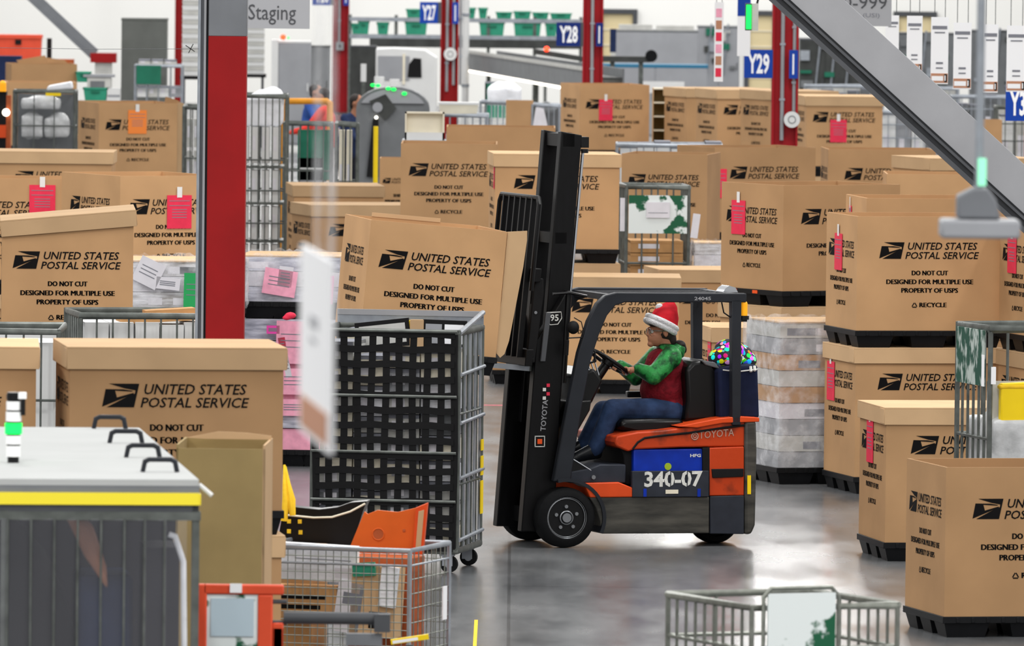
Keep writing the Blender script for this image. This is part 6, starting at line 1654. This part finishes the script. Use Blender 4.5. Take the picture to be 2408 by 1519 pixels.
def tray_stack(label, px0, px1, py0, py1, S, n, d=0.4):
    a = at(px0, py1, S); b = at(px1, py0, S); W = b.x - a.x; H = b.z - a.z
    root = thing('tray_stack', ((a.x + b.x) / 2, a.y + d / 2, a.z), 0, label, 'trays')
    for i in range(n):
        z0 = H * i / n; z1 = H * (i + 1) / n
        MB().frustum(-W / 2, W / 2, -d / 2, d / 2, z0, z1 - 0.006, 0.008, 'white_dirty' if i % 2 else 'white').build('tray', root)
    cart = thing('trolley', ((a.x + b.x) / 2, a.y + d / 2, 0), 0, 'low dark trolley under the ' + label[label.index('stack'):], 'trolley')
    MB().box(-W / 2 - 0.03, W / 2 + 0.03, -d / 2 - 0.03, d / 2 + 0.03, a.z - 0.06, a.z, 'black_matte').build('deck', cart)
    for x in (-W / 2 + 0.03, W / 2 - 0.03):
        for y in (-d / 2 + 0.03, d / 2 - 0.03): MB().cyl((x, y, 0), (x, y, a.z - 0.06), 0.02, 'steel_dark', n=8).build('leg', cart)
tray_stack('tall stack of white trays right of the big red column', 570, 622, 60, 174, 132, 12)
tray_stack('tall stack of white trays left of the big red column', 427, 480, -20, 178, 142, 18)
# white pipe
a = at(1094, 210, 128); t_ = thing('white_pipe', (a.x, a.y, 0), 0, 'tall white pipe right of the Y 27 column', 'pipe'); MB().cyl((0, 0, 0), (0, 0, 6.5), 0.062, 'white', n=16).build('pipe', t_)
for z in (1.0, 2.3): MB().cyl((0, 0, z), (0, 0, z + 0.05), 0.075, 'galv', n=16).build('coupling', t_)
# orange frame and yellow posts
S_ = 178; pts = [(664, 430), (664, 244), (672, 238), (768, 238), (776, 244), (776, 430)]
a = at(664, 238, S_); q = [at(x, y, S_) - Vector((a.x, a.y, 0)) for x, y in pts]
t_ = thing('goal_frame', (a.x, a.y, 0), 0, 'orange tubular goalpost frame in front of the workers', 'frame'); q[0].z = 0; q[-1].z = 0
MB().tube(q, 0.042, 'frame_orange', 10).build('frame', t_)
a = at(884, 297, 186); MB_ = MB().cyl((0, 0, 0), (0, 0, a.z), 0.03, 'yellow', n=14); tag(MB_.build('yellow_post', loc=(a.x, a.y, 0)), 'slim bright yellow post right of the workers', 'post')
# tall wire cages with white tubes
def cage_bg(label, px, py, S, W, D, m='galv_dark', nx=7, rows=(0.33, 0.5, 0.66), tubes=None, tl=None, yaw=0):
    c = cage(label, px, py, S, W, D, yaw, nx=nx, ny=4, rows=rows, m=m, rb=0.008)
    if tubes:
        n, levels, mm = tubes; its = []
        for z0, z1 in levels:
            for i in range(n): its.append((0.04 + (W - 0.08) * i / n, 0.04 + (W - 0.08) * (i + 0.72) / n, 0.05, 0.3, z0, z1, mm))
        inside(c[0], 'mail_tube', tl, 'tube', tl + ' group', its)
    return c
cg_ = cage_bg('tall wire cage of white tubes just right of the big red column', 560, 222, 203, 0.56, 0.8, tubes=(4, ((0.2, 0.66), (0.72, 1.10), (1.14, 1.52), (1.60, 2.02)), 'white'), tl='white tube in the tall cage beside the red column')
r_ = cg_[0]
for z in (0.68, 1.12, 1.54): MB().box(0.02, 0.54, 0.02, 0.78, z, z + 0.03, 'galv_dark').build('shelf', r_)
sack('plastic_sack', 'crumpled white plastic heap on top of the cage of white tubes', r_, (0.28, 0.35, 2.03), (0.24, 0.25, 0.26), 'poly_white')
cq = cage_bg('dark wire cage with a green black panel below the orange frame', 668, 288, 192, 0.58, 0.7, nx=6)[0]
MB().box(0.01, 0.57, 0.02, 0.68, at(700, 372, 191.9).z - 0.33, at(700, 372, 191.9).z - 0.3, 'galv_dark').build('shelf', cq)
r_ = bpy.data.objects['frame'] if False else None
a = at(700, 290, 191.9); o = MB().box(0, 0.40, 0, 0.03, 0, 0.62, 'tub_dark_green').build('dark_panel', loc=(a.x, a.y + 0.15, a.z - 0.7)); tag(o, 'dark green panel inside the cage below the orange frame', 'panel')
a = at(700, 372, 191.9); o = MB().box(0, 0.30, 0, 0.3, 0, 0.3, 'machine_grey').box(0.02, 0.3, -0.01, 0, 0.16, 0.18, 'white').build('grey_crate', loc=(a.x, a.y + 0.15, a.z - 0.3)); tag(o, 'grey crate low in the cage below the orange frame', 'crate')
cage_bg('narrow wire cage of pale rods left of the yellow post', 790, 290, 194, 0.26, 0.6, nx=3, rows=(0.6,), tubes=(2, ((0.2, 1.85),), 'cream'), tl='pale rod in the narrow cage')
cage_bg('wire cage beside the crooked lid cartons, left of the big red column', 432, 250, 190, 0.34, 0.8, nx=4, tubes=(3, ((0.3, 0.9), (1.0, 1.5), (1.55, 1.9)), 'white_dirty'), tl='pale tube in the cage left of the red column')
# cream trays on containers behind the open carton
c9 = cage('wire container under the tilted cream tray', 948, 330, 206, 0.55, 0.6, 0, nx=5, ny=4, m='galv')
MB().box(0, 0.55, 0, 0.6, c9[3] - 0.02, c9[3], 'galv').build('top_board', c9[0])
a = at(952, 327, 205.6); a.z = c9[3]
ty = thing('mail_tray', (a.x, a.y, a.z), 0, 'cream mail tray tipped toward the camera on a wire container', 'tray')
k = 1 / 204.0
MB().box(0, 92 * k, 0.0, 0.02, 0.0, 66 * k, 'cream').box(0.0, 0.02, -0.08, 0.0, 0.0, 66 * k, 'cream').box(92 * k - 0.02, 92 * k, -0.08, 0.0, 0.0, 66 * k, 'cream').box(0, 92 * k, -0.08, 0, 66 * k - 0.02, 66 * k, 'cream').box(0, 92 * k, -0.08, 0, 0, 18 * k, 'white').build('tray_shell', ty)
c10 = cage('wire container heaped with white trays, right of the cream tray', 1040, 268, 178, 0.60, 0.8, 0, nx=6, ny=4, m='galv')
MB().box(0, 0.6, 0, 0.8, c10[3] - 0.02, c10[3], 'galv').build('top_board', c10[0])
a = at(1032, 262, 177.9); a.z = c10[3]; o = MB().frustum(0, 0.52, 0, 0.35, 0, 0.13, 0.02, 'cream').box(-0.01, 0.53, -0.01, 0.36, 0.12, 0.15, 'white').build('mail_tray', loc=(a.x, a.y + 0.1, a.z)); tag(o, 'flat cream tray lying on the wire container', 'tray')
inside(c10[0], 'mail_tray', 'white tray inside the container right of the cream tray', 'tray', 'white trays right of the cream tray', [(0.05 + 0.18 * i, 0.21 + 0.18 * i, 0.08, 0.5, 1.2, 1.55, ('white', 'machine_mid', 'white')[i]) for i in range(3)])
c11 = cage('wire container with black rods and white bags below the green curtain', 1130, 238, 160, 0.75, 0.8, 0, nx=9, ny=4, m='galv')
sack('plastic_sack', 'white plastic sack in the container below the green curtain', c11[0], (0.35, 0.4, 1.55), (0.25, 0.2, 0.2), 'poly_white')
a = at(1140, 232, 150); t_ = thing('strip_curtain', (a.x, a.y, 0), 0, 'green strip curtain left of the Y 28 column', 'curtain')
for i in range(8): MB().box(0.055 * i, 0.055 * i + 0.045, 0.01 * (i % 2), 0.01 * (i % 2) + 0.008, a.z - 0.3, a.z + 0.24, 'tub_green').build('strip', t_)
MB().box(0, 0.44, -0.01, 0.03, a.z + 0.24, a.z + 0.27, 'galv').box(0, 0.03, 0, 0.03, 0, a.z + 0.24, 'galv').box(0.41, 0.44, 0, 0.03, 0, a.z + 0.24, 'galv').build('stand', t_)
carton('bx', 'small dark brown open carton left of the white paper bag', 'small carton by the white paper bag', 1190, 237, 168, 0.38, 0.5, 0, False, faces='', low='none')
sack_c = cage('wire container with a grey sack left of the Y 28 column cartons', 1252, 245, 168, 0.38, 0.6, 0, nx=5, ny=4, m='galv')
sack('plastic_sack', 'grey plastic sack in the container left of the Y 28 column', sack_c[0], (0.22, 0.3, 1.35), (0.16, 0.2, 0.26), 'machine_mid')
o = MB().prism([(0, 0), (0.22, 0.04), (0.16, 0.3), (0.05, 0.32)], -0.06, -0.02, 'paper').build('paper_bag', sack_c[0], loc=(0.0, 0.0, sack_c[3] - 0.36)); o['label'] = 'white paper bag hung on the front'
# shelf unit between cartons
a = at(1535, 207, 163); W = 32 / 163; t_ = thing('shelf_unit', (a.x, a.y, 0), 0, 'narrow wooden shelf unit between the Y 28 cartons and the lidded row', 'shelf')
MB().box(0, 0.015, 0, 0.4, 0, a.z, 'card_light').box(W - 0.015, W, 0, 0.4, 0, a.z, 'card_light').box(0, W, 0.38, 0.4, 0, a.z, 'card_olive').build('case', t_)
for i in range(7): MB().box(0.015, W - 0.015, -0.01, 0.38, a.z - 0.02 - 0.2 * i, a.z - 0.2 * i, 'cream').build('shelf', t_)

# ---- upper left clutter
o1 = at(-10, 138, 142); 
t_ = thing('plastic_crate', (o1.x + 0.37, o1.y + 0.25, o1.z), 0, 'orange plastic crate on top at the upper left', 'crate')
W, H = 0.75, 0.40
MB().frustum(-W / 2, W / 2, -0.25, 0.25, 0, H - 0.05, 0.015, 'bin_orange').build('crate_body', t_); MB().box(-W / 2 - 0.01, W / 2 + 0.01, -0.265, 0.265, H - 0.06, H, 'bin_orange').build('rim', t_); MB().box(-0.05, 0.05, -0.268, -0.25, H - 0.16, H - 0.08, 'black_matte').build('grip', t_)
o1b = thing('plastic_crate', (o1.x + 0.50, o1.y + 0.27, o1.z - 0.26), 0, 'second orange crate, below the upper one', 'crate'); MB().frustum(-0.45, 0.45, -0.25, 0.25, 0, 0.25, 0.015, 'bin_orange').build('crate_body', o1b); MB().box(-0.46, 0.46, -0.26, 0.26, 0.2, 0.25, 'bin_orange').build('rim', o1b)
t_ = thing('plastic_crate', (at(160, 165, 141).x, o1.y + 0.2, o1.z - 0.26), 0, 'small rust coloured crate right of the flapped carton', 'crate'); MB().frustum(-0.14, 0.14, -0.2, 0.2, 0, 0.26, 0.01, 'rust').build('crate_body', t_)
tb = thing('work_table', (o1.x + 0.75, o1.y + 0.25, 0), 0, 'grey table carrying the orange crates', 'table'); MB().box(-0.85, 0.85, -0.35, 0.35, o1.z - 0.31, o1.z - 0.262, 'steel_grey').build('table_top', tb)
for x in (-0.8, 0.8):
    for y in (-0.3, 0.3): MB().box(x - 0.03, x + 0.03, y - 0.03, y + 0.03, 0, o1.z - 0.31, 'steel_grey').build('leg', tb)
a = at(-5, 172, 146); t_ = thing('plastic_crate', (a.x + 0.18, a.y, 0), 0, 'dark navy bin below the orange crates', 'bin'); MB().box(-0.2, 0.2, -0.2, 0.2, 0, a.z + 0.28, 'shirt_navy').build('bin_body', t_)
a = at(116, 90, 139); tag(MB().box(-0.04, 0.04, 0, 0.08, 0, a.z, 'black').build('black_post', loc=(a.x, a.y, 0)), 'short black post beside the orange crate', 'post')
cb = cage('grey container of clear plastic bags at the upper left', 33, 212, 178, 0.80, 0.7, 0, nx=3, ny=3, m='galv_dark', rows=(0.75,), liner='machine_mid')
r_, W_c, D_c, H_c, B_c = cb
for x, z, rr in ((0.24, H_c - 0.62, (0.14, 0.16, 0.22)), (0.56, H_c - 0.62, (0.17, 0.16, 0.20)), (0.35, H_c - 0.25, (0.26, 0.2, 0.11))):
    sack('plastic_sack', {0.24: 'narrow clear bag in the grey container', 0.56: 'wider clear bag right of the narrow one', 0.35: 'clear bag lying over the other two bags'}[x], r_, (x, 0.2, z), rr, 'bag_clear')
MB().box(0.42, 0.62, -0.03, -0.02, H_c - 0.07, H_c - 0.03, 'yellow').build('yellow_label', r_)
o = MB().prism([(0, 0), (0.35, 0.02), (0.33, 0.12), (0.02, 0.06)], 0, 0.3, 'poly_white').build('mail_sack', loc=r_.location + Vector((0.42, 0.15, H_c + 0.0)), bevel=0.02); tag(o, 'white mail sheet lying on the clear bag container', 'mail')
for i, (px0, px1, pyb, h, lab) in enumerate(((178, 212, 193, 0.16, 'small green tub left of the white tray'), (196, 252, 236, 0.20, 'large green tub below the white tray'))):
    tub(lab, px0, px1, pyb, 152, h, m='tub_green')
a = at(205, 190, 152); a.z = at(220, 236, 152).z + 0.20; t_ = thing('mail_tray', (a.x, a.y, a.z), 0, 'white and grey tray above the green tubs', 'tray'); MB().box(0, 0.36, 0, 0.3, 0, 0.16, 'white_dirty').box(0.05, 0.27, -0.01, 0, 0.0, 0.1, 'machine_mid').box(-0.06, 0.42, -0.02, 0.32, 0.16, 0.2, 'machine_grey').build('tray_shell', t_)
a = at(252, 232, 152); a.z = at(176, 237, 152).z; o = MB().box(0, 0.2, 0, 0.3, 0, 0.06, 'white').box(0.01, 0.19, 0, 0.3, 0.06, 0.1, 'machine_grey').box(0, 0.2, 0, 0.3, 0.1, 0.2, 'white').build('mail_tray', loc=(a.x, a.y, a.z)); tag(o, 'stacked white trays right of the green tubs', 'tray')
a = at(176, 237, 152); tbl = thing('work_table', (a.x + 0.45, a.y + 0.2, 0), 0, 'table under the green tubs, upper left', 'table'); MB().box(-0.45, 0.5, -0.25, 0.3, a.z - 0.05, a.z, 'steel_grey').build('table_top', tbl)
for x in (-0.4, 0.45): MB().box(x - 0.03, x + 0.03, -0.05, 0.05, 0, a.z - 0.05, 'steel_grey').build('leg', tbl)
c12 = cage('wire container with a dark green panel in front of the tall grey cabinet', 318, 152, 152, 0.72, 0.6, 0, nx=4, ny=3, m='galv', rows=(0.8,))
r_ = c12[0]; MB().box(0.02, 0.40, -0.03, -0.015, c12[3] - 0.30, c12[3] - 0.01, 'tub_dark_green').build('placard', r_)
inside(r_, 'mail_tray', 'white tray piled in the container with the dark green panel', 'tray', 'trays in the green panel container', [(0.03 + 0.17 * i, 0.18 + 0.17 * i, 0.05, 0.5, c12[3] - 0.5, c12[3] - 0.33 + 0.0 * i, ('white', 'white_dirty', 'white', 'machine_grey')[i]) for i in range(4)])
inside(r_, 'mail_bundle', 'white bundle on top of the dark green panel container', 'mail', 'bundles on the green panel container', [(0.05 + 0.2 * i, 0.23 + 0.2 * i, 0.05, 0.4, c12[3], c12[3] + 0.08, 'white_dirty') for i in range(3)])
a = at(-20, 215, 175); cabd = thing('control_post', (a.x, a.y, 0), 0, 'black and orange machine post at the left frame edge with an amber lamp', 'machine')
MB().box(-0.15, 0.2, 0, 0.3, 0, a.z, 'black_matte').box(0.2, 0.26, 0.0, 0.2, 0, a.z - 0.05, 'rust').build('body', cabd); MB().cyl((0.15, 0.0, a.z), (0.15, 0.0, a.z + 0.1), 0.05, 'amber').ell((0.15, 0, a.z + 0.1), 0.05, 'amber').build('amber_lamp', cabd); MB().ell((0.2, -0.02, a.z - 0.28), 0.05, 'lamp_white').build('white_lamp', cabd); MB().box(0.08, 0.2, -0.02, 0, a.z - 0.62, a.z - 0.45, 'fork_orange_bright').build('orange_plate', cabd)

# ---- right background behind the brace
def ext3(root, W, D, H):
    random.seed(int(W * 100))
    for i in range(9):
        x = random.uniform(0, W * 0.8); z = random.uniform(H * 0.45, H - 0.1)
        MB().box(x, x + random.uniform(0.08, 0.25), -0.06, -0.012, z, z + random.uniform(0.05, 0.2), random.choice(('machine_mid', 'machine_dark', 'galv', 'white_dirty', 'tub_dark_green'))).build('module', root)
    for i in range(3): MB().tube([(W * 0.2 * (i + 1), -0.03, H * 0.5), (W * 0.2 * (i + 1) + 0.1, -0.05, H + 0.05)], 0.02, 'galv', 6).build('strut', root)
cabinet('sorting_machine', 'dark cluttered sorting machine under the broad brace', 1882, 2060, 92, 128, 0.9, 'machine_dark', doors=3, extra=ext3)
cabinet('sorting_machine', 'mid grey machine beside the pink and white banner', 1642, 1740, 62, 118, 0.9, 'machine_grey', doors=2, extra=ext3, trim='machine_mid')
cabinet('sorting_machine', 'grey cluttered machine behind the hanging placards', 2110, 2250, 78, 122, 0.9, 'machine_mid', doors=3, extra=ext3)
cabinet('sorting_machine', 'grey green machine right of the hanging rod', 2285, 2420, 72, 126, 0.9, 'machine_mid', doors=3, extra=ext3)
for i, (px, py, S, W, lab) in enumerate(((1895, 200, 140, 1.3, 'wire container of grey bundles behind the tagged lidded carton'), (2068, 262, 158, 0.8, 'wire container with square openings left of the broad brace'), (2128, 205, 140, 0.9, 'wire container of white mail behind the placards'), (2240, 225, 150, 0.9, 'wire container of pale mail behind the rod'), (2345, 250, 168, 0.7, 'black wire container under the blue Y sign'))):
    c = cage(lab, px, py, S, W, 0.7, 0, nx=6, ny=3, m='galv_dark' if i == 4 else 'galv', rows=(0.7, 0.85), liner='white_dirty' if i % 2 == 0 else None)
    n = int(W / 0.25)
    inside(c[0], 'mail_bundle', 'pale bundle in the ' + lab.replace('wire container ', 'container '), 'mail', 'bundles ' + lab[-18:], [(0.05 + 0.22 * k, 0.25 + 0.22 * k, 0.1, 0.5, c[4] + 0.02, c[3] - random.uniform(-0.05, 0.15), random.choice(('white', 'white_dirty', 'machine_grey', 'machine_mid'))) for k in range(n)])
carton('bz', 'small light brown carton behind the hanging rod', 'small carton behind the hanging rod', 2305, 282, 172, 0.3, 0.5, 0, False, faces='', low='none')
